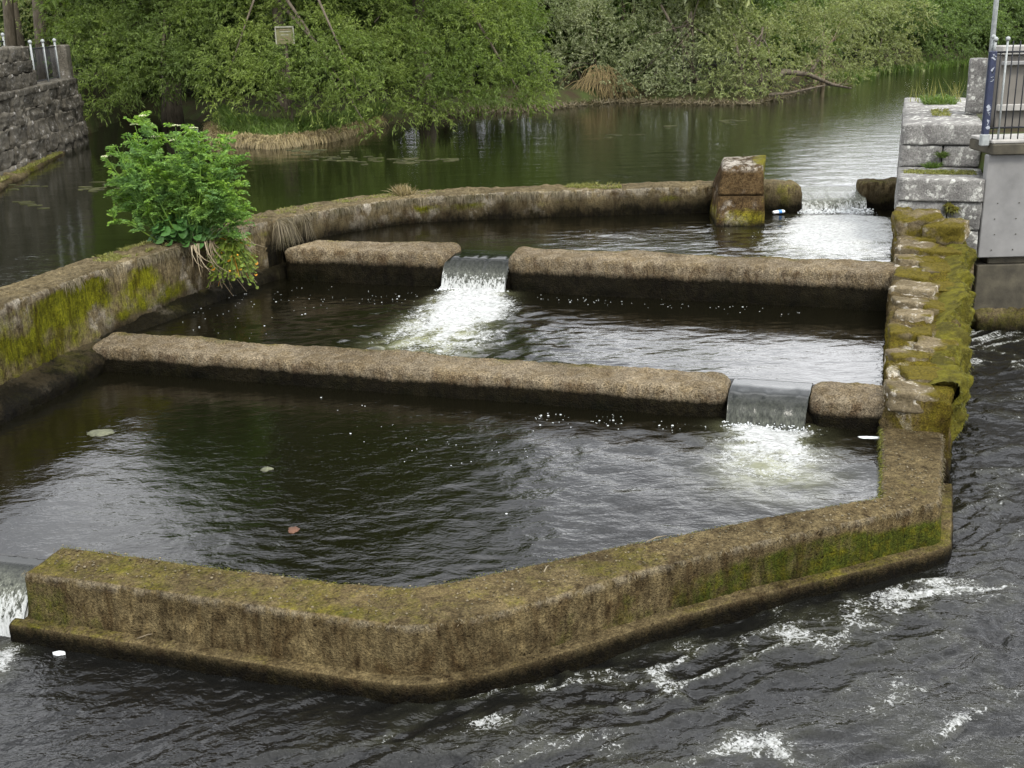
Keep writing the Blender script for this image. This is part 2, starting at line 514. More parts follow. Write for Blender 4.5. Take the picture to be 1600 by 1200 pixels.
def wall_mesh(name, inner, outer, zb, mat, paint, r_in=0.05, r_out=0.06, batter_in=0.0, batter_out=0.0, step=0.03,
              rough=0.012, lump=0.02, end0=0.0, end1=0.0, seed=1, smooth_n=2, sag=0.0):
    """inner/outer: matching (x, y, ztop) control points of the two top edges."""
    A, B, t = resample_pairs(inner, outer, step, smooth_n)
    L = t[-1]
    w = float(np.median(np.linalg.norm((B - A)[:, :2], axis=1)))
    # profile in (d along width 0..w, e below the top: 0 at top)
    prof = []
    hgt = float(np.mean(A[:, 2]) - zb)
    nz = max(3, int((hgt - r_in) / step))
    for i in range(nz): prof.append((-batter_in * (1 - i / nz), -hgt + (hgt - r_in) * i / nz))
    prof += arc(r_in, -r_in, r_in, math.pi, math.pi / 2, 5)
    nw = max(3, int((w - r_in - r_out) / step))
    for i in range(1, nw): prof.append((r_in + (w - r_in - r_out) * i / nw, 0.0))
    prof += arc(w - r_out, -r_out, r_out, math.pi / 2, 0, 6)
    nz = max(3, int((hgt - r_out) / step))
    for i in range(1, nz + 1): prof.append((w + batter_out * i / nz, -r_out - (hgt - r_out) * i / nz))
    prof = np.array(prof)
    n, k = len(t), len(prof)
    s = prof[None, :, 0] / w
    ins = np.zeros(n)
    for e, d in ((end0, t), (end1, L - t)):
        if e > 0:
            q = np.clip(1 - d / e, 0, 1)
            ins = np.maximum(ins, e * (1 - np.sqrt(np.maximum(0.0, 1 - q * q))))
    sc = (w - 2 * np.minimum(ins, w * 0.45) * 0.9) / w
    s = 0.5 + (s - 0.5) * sc[:, None]
    XY = A[:, None, :2] + (B - A)[:, None, :2] * s[..., None]
    zt = A[:, None, 2] + (B - A)[:, None, 2] * np.clip(s, 0, 1) - ins[:, None] * 0.8
    hh = (zt - zb)
    Z = zt + prof[None, :, 1] * (hh / hgt)
    G = np.concatenate([XY, Z[..., None]], -1)
    du, dv = np.gradient(G, axis=0), np.gradient(G, axis=1)
    N = np.cross(dv, du)
    N /= np.maximum(np.linalg.norm(N, axis=-1, keepdims=True), 1e-9)
    if np.mean(N[:, k // 2, 2]) < 0: N = -N
    d = lump * (fbm(G * 1.6, 3, seed) - 0.5) * 2 + rough * (fbm(G * np.array([9, 9, 5]), 4, seed + 9, 0.6) - 0.5) * 2 + 0.5 * rough * (fbm(G * np.array([42, 42, 16]), 2, seed + 19) - 0.5) * 2
    G = G + N * d[..., None]
    idx = np.arange(n * k).reshape(n, k)
    F = np.stack([idx[:-1, :-1], idx[1:, :-1], idx[1:, 1:], idx[:-1, 1:]], -1).reshape(-1, 4)
    chk = np.cross(G[1, k // 2] - G[0, k // 2], G[0, k // 2 + 1] - G[0, k // 2])
    if chk[2] < 0: F = F[:, ::-1]
    flip = chk[2] < 0
    V = G.reshape(-1, 3)
    # end caps: a fan round a centre point
    caps = []
    for row, rev in ((0, False), (n - 1, True)):
        c = G[row].mean(0)
        V = np.vstack([V, c])
        ci = len(V) - 1
        r = idx[row]
        tri = np.stack([np.full(k - 1, ci), r[:-1], r[1:], r[1:]], 1)
        if rev != flip: tri = np.stack([np.full(k - 1, ci), r[1:], r[:-1], r[:-1]], 1)
        caps.append(tri[:, :3])
    Nf = np.vstack([N.reshape(-1, 3), [[0, 0, 0.2]] * 2])
    attrs = paint(V, Nf)
    faces = [list(q) for q in F] + [list(q) for c in caps for q in c]
    me = mesh_from(name, V, faces, mat, True, attrs)
    return me, A, B, t

def hairs(name, roots, dirs, length, width, mat, parent, seed=0, droop=0.5, seg=2):
    """A fringe of thin blades: roots (n,3), dirs (n,3)."""
    rng = np.random.default_rng(seed)
    n = len(roots)
    ln = length * rng.uniform(0.5, 1.3, n)
    side = np.cross(dirs, rng.normal(size=(n, 3)))
    side /= np.maximum(np.linalg.norm(side, axis=1, keepdims=True), 1e-6)
    V = np.zeros((n, seg * 2 + 1, 3))
    for i in range(seg + 1):
        q = i / seg
        p = roots + dirs * (ln * q)[:, None] + np.array([0, 0, -1.0]) * (droop * ln * q * q)[:, None]
        if i < seg:
            wd = width * (1 - 0.6 * q)
            V[:, i * 2] = p - side * wd / 2
            V[:, i * 2 + 1] = p + side * wd / 2
        else:
            V[:, i * 2] = p
    k = seg * 2 + 1
    base = np.arange(n)[:, None] * k
    fs = []
    for i in range(seg - 1): fs.append(base + np.array([[i * 2, i * 2 + 1, i * 2 + 3, i * 2 + 2]]))
    q = np.vstack(fs) if fs else np.zeros((0, 4), int)
    tri = base + np.array([[(seg - 1) * 2, (seg - 1) * 2 + 1, seg * 2]])
    faces = [list(f) for f in q] + [list(f) for f in tri]
    me = mesh_from(name, V.reshape(-1, 3), faces, mat, False)
    o = add(name, me, parent)
    o["kind"] = "stuff"
    return o
# ================================================================== SETTING
# -- the pass's long axis: left edge of the right-hand wall
AX0, AXD, AXN = np.array([3.5, 10.23]), np.array([0.316, 0.949]), np.array([0.949, -0.316])
AX_RZ = -math.atan2(0.316, 0.949)
def ax(t, s=0.0): return AX0 + AXD * t + AXN * s
FD = np.array([-0.322, -0.947])              # flow through the notches
WD = np.array([0.947, -0.322])               # along the weirs, left to right

FRONT = [(-3.65, 8.43, -3.80, 7.97), (-1.97, 7.87, -2.12, 7.43), (-1.16, 7.62, -1.16, 7.11), (-0.74, 7.56, -0.74, 6.99), (-0.42, 7.67, -0.24, 7.10),
         (1.24, 8.32, 1.42, 7.97), (3.00, 8.93, 3.22, 8.69), (3.09, 8.95, 3.55, 8.83), (3.12, 9.03, 3.62, 8.98), (3.5, 10.23, 4.06, 10.14), (3.66, 10.75, 4.22, 10.62)]
F_IN = np.array([(a, b, 0.53) for a, b, c, d in FRONT])
F_OUT = np.array([(c, d, 0.52) for a, b, c, d in FRONT])
LW_F = np.array([(-6.35, 9.6), (-5.62, 12.4), (-5.19, 13.84), (-4.6, 15.3), (-3.9, 16.9), (-3.1, 18.05), (-1.86, 19.2), (-0.6, 19.42), (0.64, 19.5), (2.84, 19.53), (3.75, 19.53)])
LW_B = np.array([(-7.05, 9.8), (-6.33, 12.6), (-5.88, 14.05), (-5.25, 15.62), (-4.5, 17.3), (-3.65, 18.6), (-2.2, 19.92), (-0.75, 20.12), (0.64, 20.2), (2.84, 20.2), (3.75, 20.2)])
LW_B = LW_F + (LW_B - LW_F) * 0.8
LW_Z = np.array([1.56, 1.59, 1.61, 1.62, 1.63, 1.63, 1.63, 1.64, 1.65, 1.65, 1.65])

def near(V, px, py, z, r):
    c = at(px, py, z)
    return np.exp(-((V[:, 0] - c[0]) ** 2 + (V[:, 1] - c[1]) ** 2) / (r * r))

def paint_front(V, N):
    up = np.clip(N[:, 2], 0, 1)
    big = fbm(V * 0.9, 3, 31)
    zz = V[:, 2]
    x = V[:, 0]
    top = smooth(0.55, 0.9, up)
    edge = smooth(0.44, 0.50, zz) * (1 - smooth(0.75, 0.98, up))          # the bleached arris
    moss = top * (0.46 + 0.35 * (big - 0.5) - 0.22 * smooth(0.3, 2.0, x)) + (1 - top) * (0.14 + 0.56 * smooth(-1.6, 3.0, x) * smooth(.5, .35, zz + .25 * (big - .5)) + 0.28 * (1 - smooth(-3.7, -2.7, x)) + 0.30 * (big - 0.5))
    moss = moss - 0.5 * edge + 0.06 * smooth(0.3, 0.05, zz)
    wet = 0.62 - 1.9 * (zz - 0.0) + 0.25 * (fbm(V * np.array([2.2, 2.2, 0.5]), 3, 77) - 0.5)
    wet = wet + 0.42 * smooth(0.30, 0.40, zz) * (1 - smooth(0.43, 0.485, zz)) * smooth(0.38, 0.62, fbm(V * np.array([2.6, 2.6, 0.4]), 4, 79))
    wet = np.where(top > 0.5, 0, wet)
    pale = 0.35 * edge
    return {"moss": moss + (1 - top) * 0.55 * (fbm(V * np.array([3.2, 3.2, 1.4]), 4, 35) - 0.5), "wet": np.clip(wet, 0, 1), "pale": 0.4 * pale}

fw = empty("retaining_wall", (0, 0, 0))
tag(fw, "low mossy concrete wall with two bends closing the nearest pool in the foreground", "wall")
me, A_, B_, _ = wall_mesh("coping_wall", F_IN, F_OUT, -0.5, M['front'], paint_front, 0.04, 0.045, 0.0, 0.04, 0.022, 0.010, 0.016, end0=0.06, seed=3, smooth_n=1)
add("wall_body", me, fw)
out_dir = (F_OUT - F_IN)[:, :2]
out_dir = out_dir / np.linalg.norm(out_dir, axis=1)[:, None]
f0 = np.concatenate([F_OUT[:, :2] - out_dir * 0.12, np.full((len(F_OUT), 1), 0.15)], 1)[:-1]
f1 = np.concatenate([F_OUT[:, :2] + out_dir * 0.12, np.full((len(F_OUT), 1), 0.13)], 1)[:-1]
f0[0, :2] += (-0.08, 0.03); f1[0, :2] += (-0.08, 0.03)
def paint_foot(V, N):
    up = smooth(0.5, 0.9, N[:, 2])
    moss = 0.30 + 0.22 * smooth(0.4, 2.4, V[:, 0]) + 0.3 * (1 - smooth(-3.8, -2.6, V[:, 0])) + 0.3 * (fbm(V * 1.1, 3, 5) - 0.5) - 0.12 * (1 - up)
    wet = np.where(up > 0.5, 0.05, 0.75 - 2.6 * V[:, 2])
    return {"moss": moss, "wet": np.clip(wet, 0, 1), "pale": 0 * moss}
me, _, _, _ = wall_mesh("footing", f0, f1, -0.5, M['front'], paint_foot, 0.02, 0.035, 0, 0.03, 0.024, 0.010, 0.012, seed=8, smooth_n=1)
add("footing", me, fw)

# -- weirs between the pools
def weir(front_a, front_b, ztop, zwater, label, end0, end1, seed, w=0.50, band=0.5, skew0=0.0, skew1=0.0):
    a, b = np.array(front_a), np.array(front_b)
    d = (b - a) / np.linalg.norm(b - a)
    nrm = np.array([-d[1], d[0]])
    if nrm[1] < 0: nrm = -nrm
    ia = [tuple(a + nrm * w + d * skew0) + (ztop,), tuple((a + b) / 2 + nrm * w) + (ztop,), tuple(b + nrm * w + d * skew1) + (ztop,)]
    oa = [tuple(a) + (ztop - 0.05,), tuple((a + b) / 2) + (ztop - 0.05,), tuple(b) + (ztop - 0.05,)]
    hgt = ztop - zwater
    def paint(V, N):
        up = smooth(0.6, 0.95, N[:, 2])
        q = (V[:, 2] - zwater) / hgt
        big = fbm(V * 1.3, 3, seed)
        back = smooth(0.25, 0.5, ((V[:, :2] - a) @ nrm))
        moss = 0.16 + 0.34 * back * up + 0.45 * (big - 0.5) + 0.36 * smooth(0.5, 0.1, q)
        wet = np.where(up > 0.6, 0, 0.56 + (band - q) * 2.2) + 0.25 * (fbm(V * np.array([3, 3, 0.4]), 3, seed + 3) - 0.5)
        return {"moss": moss, "wet": np.clip(np.where(q > band + 0.32, 0, wet), 0, 1), "pale": 0.1 + 0 * q}
    t = empty("weir_wall", (0, 0, 0))
    tag(t, label, "weir", "low rounded weir walls between the pools")
    me, A, B, _ = wall_mesh("weir_body", ia, oa, zwater - 0.7, M['weir'], paint, 0.04, 0.075, 0.0, 0.05, 0.020, 0.014, 0.034, end0, end1, seed, 0)
    add("weir_body", me, t)
    return t, A, B
W2A = at(150, 580, Z_POOL1)[:2] + (-0.1, 0.05)
weirs = []
weirs.append(weir((-5.18, 13.60), (2.20, 11.20), 0.80, Z_POOL1, "longest rounded weir running from the mossy left wall to the glassy spillway", 0.10, 0.14, 41, band=0.45))
weirs.append(weir((2.96, 10.95), (3.80, 10.66), 0.80, Z_POOL1, "short weir stub between the glassy spillway and the mossy stone wall", 0.14, 0.0, 43, band=0.4))
weirs.append(weir((-3.50, 17.16), (-0.92, 16.38), 1.28, Z_POOL2, "weir block left of the streaky spillway, under the leafy bush", 0.25, 0.14, 47, band=0.52, skew0=0.3, skew1=0.12))
weirs.append(weir((-0.03, 16.03), (5.00, 14.32), 1.28, Z_POOL2, "long rounded weir running from the streaky spillway to the stone wall on the right", 0.14, 0.0, 53, band=0.50))
# sills under the spillways
def sill(parent, a, b, ztop, zb, seed):
    a, b = np.array(a), np.array(b)
    nrm = -FD
    me, _, _, _ = wall_mesh("sill", [tuple(a + nrm * 0.42) + (ztop,), tuple(b + nrm * 0.42) + (ztop,)], [tuple(a) + (ztop - .04,), tuple(b) + (ztop - .04,)], zb, M['weir'],
                            lambda V, N: {"moss": 0 * V[:, 0] + 0.3, "wet": 0 * V[:, 0] + 0.9, "pale": 0 * V[:, 0]}, 0.08, 0.1, 0, 0.02, 0.05, 0.01, 0.01, seed=seed, smooth_n=0)
    add("sill", me, parent)
sill(weirs[0][0], (2.05, 11.27), (3.15, 10.9), 0.60, -0.2, 3)
sill(weirs[2][0], (-1.05, 16.46), (0.10, 16.02), 1.02, 0.1, 4)

# -- the curved wall between the river and the pools
def paint_left(V, N):
    up = smooth(0.6, 0.92, N[:, 2])
    lv = np.where(V[:, 1] < 13.9 + 0 * V[:, 0], Z_POOL1, np.where(V[:, 1] < 17.2, Z_POOL2, Z_POOL3))
    q = V[:, 2] - lv
    big = fbm(V * np.array([1.5, 1.5, 2.2]), 3, 12)
    arr = smooth(1.44, 1.56, V[:, 2]) * (1 - up)
    face = smooth(0.02, 0.25, q)
    bright = 0.28 * smooth(16.5, 13.0, V[:, 1]) + 0.36
    moss = (1 - up) * (bright - 0.06 + 1.5 * (big - 0.5) - 0.55 * arr) * face + up * (0.12 + 0.5 * (big - 0.5))
    wet = (1 - up) * (0.66 - 1.15 * q + 0.12 * smooth(0.5, 3.0, V[:, 0])) + 0.35 * (fbm(V * np.array([1.8, 1.8, 0.5]), 4, 90) - 0.5) * (1 - up)
    return {"moss": moss, "wet": np.clip(wet, 0, 1), "pale": 0.28 * arr + 0.38 * smooth(0.55, 0.7, fbm(V * 2.2, 4, 66)) * (1 - up)}
rw = empty("river_wall", (0, 0, 0))
tag(rw, "long curved mossy wall holding the river back from the three pools", "wall")
lf = np.concatenate([LW_F, LW_Z[:, None] - 0.02], 1)
lb = np.concatenate([LW_B, LW_Z[:, None]], 1)
me, LA, LB, LT = wall_mesh("wall_body", lb, lf, -0.2, M['river_wall'], paint_left, 0.05, 0.06, 0.0, 0.05, 0.032, 0.022, 0.035, seed=14, smooth_n=2)
add("wall_body", me, rw)
od = LW_F - LW_B
od /= np.linalg.norm(od, axis=1)[:, None]
k = 6
fz = np.array([0.70, 0.74, 0.80, 0.92, 0.97, 1.0])
g0 = np.concatenate([LW_F[:k] - od[:k] * 0.06, fz[:, None]], 1)
g1 = np.concatenate([LW_F[:k] + od[:k] * np.array([.34, .34, .30, .26, .22, .15])[:, None], fz[:, None] - 0.15], 1)
def paint_lfoot(V, N):
    lv = np.where(V[:, 1] < 13.9, Z_POOL1, Z_POOL2)
    q = V[:, 2] - lv
    return {"moss": 0.36 + 0.7 * (fbm(V * 1.9, 3, 19) - 0.5), "wet": np.clip(0.74 - 0.9 * q + 0.4 * (fbm(V * 2, 3, 8) - 0.5), 0, 1), "pale": 0.3 * smooth(0.5, 0.7, fbm(V * 2.2, 4, 61))}
me, _, _, _ = wall_mesh("footing", g0, g1, -0.2, M['river_wall'], paint_lfoot, 0.02, 0.10, 0, 0.03, 0.035, 0.025, 0.04, seed=24, smooth_n=2)
add("footing", me, rw)

# -- the low river weir either side of the top spillway
def paint_stub(V, N):
    up = smooth(0.6, 0.92, N[:, 2])
    q = V[:, 2] - Z_POOL3
    return {"moss": 0.40 + 0.6 * (fbm(V * 2.2, 3, 23) - 0.5), "wet": np.clip(0.72 - 1.3 * q, 0, 1) * (1 - up), "pale": 0 * q}
for (xa, xb, lab, e0, e1, sd) in ((4.02, 4.98, "mossy weir stub between the leaning pillar and the top spillway", 0, .1, 5), (6.02, 6.95, "dark mossy block between the top spillway and the stone pier", .1, 0, 6)):
    t = empty("weir_wall", (0, 0, 0))
    tag(t, lab, "weir", "low rounded weir walls between the pools")
    me, _, _, _ = wall_mesh("weir_body", [(xa, 20.05, 1.64), (xb, 19.97, 1.64)], [(xa, 19.5, 1.62), (xb, 19.40, 1.62)], 0.5, M['river_wall'], paint_stub, 0.06, 0.09, 0, 0.04, 0.03, 0.025, 0.05, e0, e1, sd, 0)
    add("weir_body", me, t)
    if sd == 5:
        me, _, _, _ = wall_mesh("sill", [(4.8, 20.0, 1.33), (6.2, 19.92, 1.33)], [(4.8, 19.55, 1.30), (6.2, 19.45, 1.30)], 0.5, M['river_wall'],
                                lambda V, N: {"moss": 0 * V[:, 0] + .2, "wet": 0 * V[:, 0] + .9, "pale": 0 * V[:, 0]}, .06, .1, 0, 0, .05, .01, .01, seed=9, smooth_n=0)
        add("sill", me, t)

# ------------------------------------------------------------------ rough stones
def stone_mesh(name, size, mat, seed, n=7, rough=0.03, rnd=0.16, moss=None, edge=0.5):
    """A weathered block: a cube grid pulled towards a rounded box, then roughened."""
    lin = np.linspace(-1, 1, n)
    V, F = [], []
    idx = {}
    def vid(i, j, k):
        key = (i, j, k)
        if key not in idx:
            idx[key] = len(V)
            V.append((lin[i], lin[j], lin[k]))
        return idx[key]
    m = n - 1
    for a in range(m):
        for b in range(m):
            F.append([vid(a, b, 0), vid(a, b + 1, 0), vid(a + 1, b + 1, 0), vid(a + 1, b, 0)])
            F.append([vid(a, b, m), vid(a + 1, b, m), vid(a + 1, b + 1, m), vid(a, b + 1, m)])
            F.append([vid(a, 0, b), vid(a + 1, 0, b), vid(a + 1, 0, b + 1), vid(a, 0, b + 1)])
            F.append([vid(a, m, b), vid(a, m, b + 1), vid(a + 1, m, b + 1), vid(a + 1, m, b)])
            F.append([vid(0, a, b), vid(0, a, b + 1), vid(0, a + 1, b + 1), vid(0, a + 1, b)])
            F.append([vid(m, a, b), vid(m, a + 1, b), vid(m, a + 1, b + 1), vid(m, a, b + 1)])
    V = np.array(V) * np.array(size) / 2
    r = rnd * min(size)
    c = np.clip(V, -np.array(size) / 2 + r, np.array(size) / 2 - r)
    d = V - c
    ln = np.linalg.norm(d, axis=1, keepdims=True)
    V = np.where(ln > 1e-6, c + d / np.maximum(ln, 1e-6) * np.minimum(ln, r), V)
    nn = np.where(ln > 1e-6, d / np.maximum(ln, 1e-6), np.sign(V) * (np.abs(V) > np.array(size) / 2 - 1e-3))
    off = seed * 7.31
    V = V + nn * (rough * 2 * (fbm(V * 3.5 / max(0.3, min(size)) * 0.4 + off, 4, seed) - 0.5))[:, None] + nn * (rough * 0.8 * (fbm(V * 16 + off, 2, seed + 5) - 0.5))[:, None]
    ms = np.zeros(len(V)) if moss is None else moss(V)
    return mesh_from(name, V, F, mat, True, {"moss": ms})

M['ashlar'] = stone_material("grey_limestone", (0.105, 0.100, 0.095), (0.215, 0.21, 0.195), (0.42, 0.42, 0.385), lich=0.5)
M['rubble'] = stone_material("mossy_rubble_stone", (0.065, 0.050, 0.026), (0.17, 0.14, 0.09), (0.40, 0.37, 0.31), (0.070, 0.056, 0.009), 0.2, 0.06)
M['quay'] = stone_material("dark_quay_stone", (0.034, 0.030, 0.022), (0.105, 0.096, 0.078), (0.20, 0.19, 0.175), (0.075, 0.075, 0.02), 0.15, 0.0)
M['brownstone'] = stone_material("wet_brown_stone", (0.06, 0.045, 0.022), (0.15, 0.115, 0.055), (0.2, 0.17, 0.11), (0.12, 0.13, 0.015), 0.0, 0.05)

# -- stone wall along the right side: mossy core, flat cap stones
sw = empty("stone_wall", tuple(ax(0)) + (0,), AX_RZ)
tag(sw, "moss covered rubble stone wall along the right side of the pools", "wall")
def wz(t): return 0.80 + 0.105 * t
def ww(t): return 0.60 + 0.055 * t
core_i = [(0.0, t, wz(t)) for t in np.linspace(0.42, 6.6, 8)]
core_o = [(ww(t), t, wz(t) - 0.02) for t in np.linspace(0.42, 6.6, 8)]
def paint_core(V, N):
    right = smooth(0.15, 0.6, V[:, 0])
    up = smooth(.5, .9, N[:, 2])
    return {"moss": 0.46 + 0.20 * right + 1.3 * (fbm(V * 2.3, 4, 71) - 0.5), "wet": np.clip(0.55 - 1.1 * (V[:, 2] - 0.1), 0, 1), "pale": up * (1 - .7 * right) * smooth(.52, .6, fbm(V * np.array([1.6, 2.8, 2]), 3, 18))}
me, _, _, _ = wall_mesh("wall_core", core_i, core_o, -0.4, M['stonewall'], paint_core, 0.05, 0.10, 0, 0.03, 0.028, 0.04, 0.04, seed=33, smooth_n=0)
add("wall_core", me, sw)
rng = random.Random(5)
for i, (s, tt, sx, sy, up_) in enumerate(((.24, .62, .46, .42, .035), (.40, 1.05, .50, .36, .01), (.20, 1.52, .38, .40, .02), (.48, 1.85, .40, .34, .02), (.22, 2.20, .44, .38, .04), (.26, 2.72, .42, .30, .055), (.25, 3.14, .46, .34, .05), (.56, 3.05, .34, .40, .02),
                                          (.28, 3.66, .50, .42, .06), (.62, 3.75, .30, .36, .02), (.24, 4.22, .42, .40, .02), (.55, 4.50, .44, .44, .03), (.26, 4.80, .46, .40, .04), (.30, 5.30, .52, .42, .07), (.70, 5.20, .36, .40, .05), (.28, 5.70, .5, .34, .05))):
    def mossf(V, sd=i, s=s): return 0.36 + 0.35 * (s > .35) - .30 * (sd in (3, 5, 6, 8)) + 0.25 * smooth(0, .2, V[:, 0]) + 1.2 * (fbm(V * 2.6 + sd * 3.3, 3, 300 + sd) - 0.5)
    o = add("cap_stone", stone_mesh("cap_stone", (sx, sy, .2), M['rubble'], 50 + i, 17, 0.035, 0.12, mossf), sw, (s, tt, wz(tt) + up_ * .6 - .080))
    o.rotation_euler = (rng.uniform(-0.08, 0.08), rng.uniform(-0.03, 0.10), rng.uniform(-0.3, 0.3))
# a heap of stones against the pier
for (x, tt, zz, sx, sy, sz, r) in ((0.30, 6.02, 1.56, 0.62, 0.50, 0.30, 0.2), (0.68, 5.80, 1.52, 0.50, 0.46, 0.26, -0.3), (0.15, 6.28, 1.60, 0.26, 0.24, 0.24, 0.4)):
    def mossf(V): return 0.52 + 1.1 * (fbm(V * 2.6 + tt, 3, 77) - 0.5)
    o = add("cap_stone", stone_mesh("cap_stone", (sx, sy, sz), M['rubble'], int(tt * 10), 15, 0.05, 0.14, mossf), sw, (x, tt, zz))
    o.rotation_euler = (0.08, -0.06, r)

# -- stepped pier of cut blocks
pier = empty("stepped_pier", tuple(ax(0)) + (0,), AX_RZ)
tag(pier, "stepped pier of grey lichen-spotted cut stone at the right end of the river weir", "pier")
def pblock(s0, s1, t0, t1, z0, z1, seed, mat='ashlar', mossy=0.0, rough=0.016):
    g = 0.006
    sz = (s1 - s0 - g, t1 - t0 - g, z1 - z0 - g)
    def mossf(V): return mossy + 0.35 * (fbm(V * 2.5 + seed, 3, seed) - 0.5)
    add("stone_block", stone_mesh("stone_block", sz, M[mat], seed, 11, rough, 0.07, mossf), pier, ((s0 + s1) / 2, (t0 + t1) / 2, (z0 + z1) / 2))
TF, TS = 6.42, 7.62
for (s0, s1, t0, t1, z0, z1, sd, mat, ms) in (
        (0.0, 1.14, TS - .02, 8.9, 2.47, 2.78, 1, 'ashlar', 0), (0.0, 1.14, 8.9, 10.0, 2.47, 2.772, 21, 'ashlar', 0.05), (0.0, 1.14, 10.0, 10.7, 2.47, 2.775, 2, 'ashlar', .05), (0.02, 1.12, 10.7, 12.9, 2.47, 2.785, 3, 'ashlar', .1),
        (0.0, 0.60, TS, 9.6, 2.15, 2.47, 4, 'ashlar', 0), (0.60, 1.13, TS, 9.4, 2.15, 2.47, 5, 'ashlar', 0), (0.01, 1.13, 9.6, 12.85, 2.15, 2.47, 6, 'ashlar', 0),
        (-0.01, 1.15, TF - .04, 8.3, 1.82, 2.15, 7, 'ashlar', 0.12), (0.0, 1.13, 8.3, 10.6, 1.82, 2.15, 8, 'ashlar', 0), (0.0, 1.13, 10.6, 12.85, 1.82, 2.15, 9, 'ashlar', 0),
        (-0.02, 0.68, TF, 8.7, 1.42, 1.82, 10, 'ashlar', 0.05), (0.68, 1.14, TF, 8.2, 1.42, 1.82, 11, 'ashlar', 0.05), (0.0, 1.13, 8.7, 12.8, 1.42, 1.82, 12, 'ashlar', 0.1),
        (0.0, 0.66, TF, 9.0, 0.7, 1.42, 13, 'brownstone', .1), (0.66, 1.13, TF - .03, 8.6, 1.02, 1.42, 14, 'ashlar', 0.25), (0.66, 1.12, TF, 8.6, 0.55, 1.02, 15, 'brownstone', .1),
        (0.64, 1.13, TF - .03, 8.8, 0.05, 0.55, 16, 'brownstone', .15), (0.0, 0.64, TF, 9.0, 0.0, 0.7, 17, 'brownstone', .1), (0.0, 1.12, 9.0, 12.8, 0.0, 1.42, 18, 'brownstone', .2)):
    pblock(s0, s1, t0, t1, z0, z1, sd, mat, ms)

# -- leaning pillar of two blocks
def hull_block(name, base, top, mat, paint, parent, n=14, rough=0.018, seed=0):
    """Four base corners and four top corners -> a roughened block."""
    base, top = np.array(base, float), np.array(top, float)
    lin = np.linspace(0, 1, n)
    V, F = [], []
    idx = {}
    ctr = (base.mean(0) + top.mean(0)) / 2
    def pos(u, v, w):
        lo = (base[0] * (1 - u) + base[1] * u) * (1 - v) + (base[3] * (1 - u) + base[2] * u) * v
        hi = (top[0] * (1 - u) + top[1] * u) * (1 - v) + (top[3] * (1 - u) + top[2] * u) * v
        return lo * (1 - w) + hi * w
    def vid(i, j, k):
        if (i, j, k) not in idx:
            idx[(i, j, k)] = len(V)
            p = pos(lin[i], lin[j], lin[k])
            ext = sum(1 for q in (i, j, k) if q in (0, n - 1))
            if ext >= 2: p = p + (ctr - p) / np.linalg.norm(ctr - p) * (0.012 if ext == 2 else 0.022)
            V.append(p)
        return idx[(i, j, k)]
    m = n - 1
    for a in range(m):
        for b in range(m):
            F.append([vid(a, b, 0), vid(a, b + 1, 0), vid(a + 1, b + 1, 0), vid(a + 1, b, 0)])
            F.append([vid(a, b, m), vid(a + 1, b, m), vid(a + 1, b + 1, m), vid(a, b + 1, m)])
            F.append([vid(a, 0, b), vid(a + 1, 0, b), vid(a + 1, 0, b + 1), vid(a, 0, b + 1)])
            F.append([vid(a, m, b), vid(a, m, b + 1), vid(a + 1, m, b + 1), vid(a + 1, m, b)])
            F.append([vid(0, a, b), vid(0, a, b + 1), vid(0, a + 1, b + 1), vid(0, a + 1, b)])
            F.append([vid(m, a, b), vid(m, a + 1, b), vid(m, a + 1, b + 1), vid(m, a, b + 1)])
    V = np.array(V)
    N = V - ctr
    N /= np.linalg.norm(N, axis=1)[:, None]
    V = V + N * (rough * 2.2 * (fbm(V * 3.5, 4, seed) - 0.5) + rough * (fbm(V * 18, 3, seed + 2) - 0.5))[:, None]
    return add(name, mesh_from(name, V, F, mat, True, paint(V, N)), parent)
pil = empty("leaning_pillar", (0, 0, 0))
tag(pil, "squat leaning pillar of two mossy stones rising from the far weir wall", "pillar")
def paint_pil(V, N):
    right = smooth(0.35, 0.8, N[:, 0])
    q = V[:, 2] - Z_POOL3
    return {"moss": 0.16 + 0.55 * right + 0.36 * smooth(0.45, 0.15, q) + 0.5 * (fbm(V * 2.4, 3, 7) - 0.5), "wet": np.clip(0.6 - 2.6 * q, 0, 1),
            "pale": 0.9 * smooth(1.96, 2.03, V[:, 2]) + 0.5 * smooth(0.55, 0.62, fbm(V * 4, 4, 3)) * smooth(1.75, 1.6, V[:, 2])}
hull_block("stone_block", [(3.27, 18.10, .9), (4.06, 17.95, .9), (4.30, 19.6, .9), (3.42, 19.7, .9)], [(3.40, 18.50, 1.62), (4.10, 18.36, 1.62), (4.32, 19.6, 1.62), (3.50, 19.7, 1.62)], M['pillar'], paint_pil, pil, seed=2)
hull_block("stone_block", [(3.39, 18.51, 1.63), (4.10, 18.37, 1.63), (4.32, 19.6, 1.63), (3.49, 19.7, 1.63)], [(3.50, 18.78, 2.03), (4.13, 18.66, 2.05), (4.36, 19.5, 2.13), (3.66, 19.6, 2.10)], M['pillar'], paint_pil, pil, seed=5)

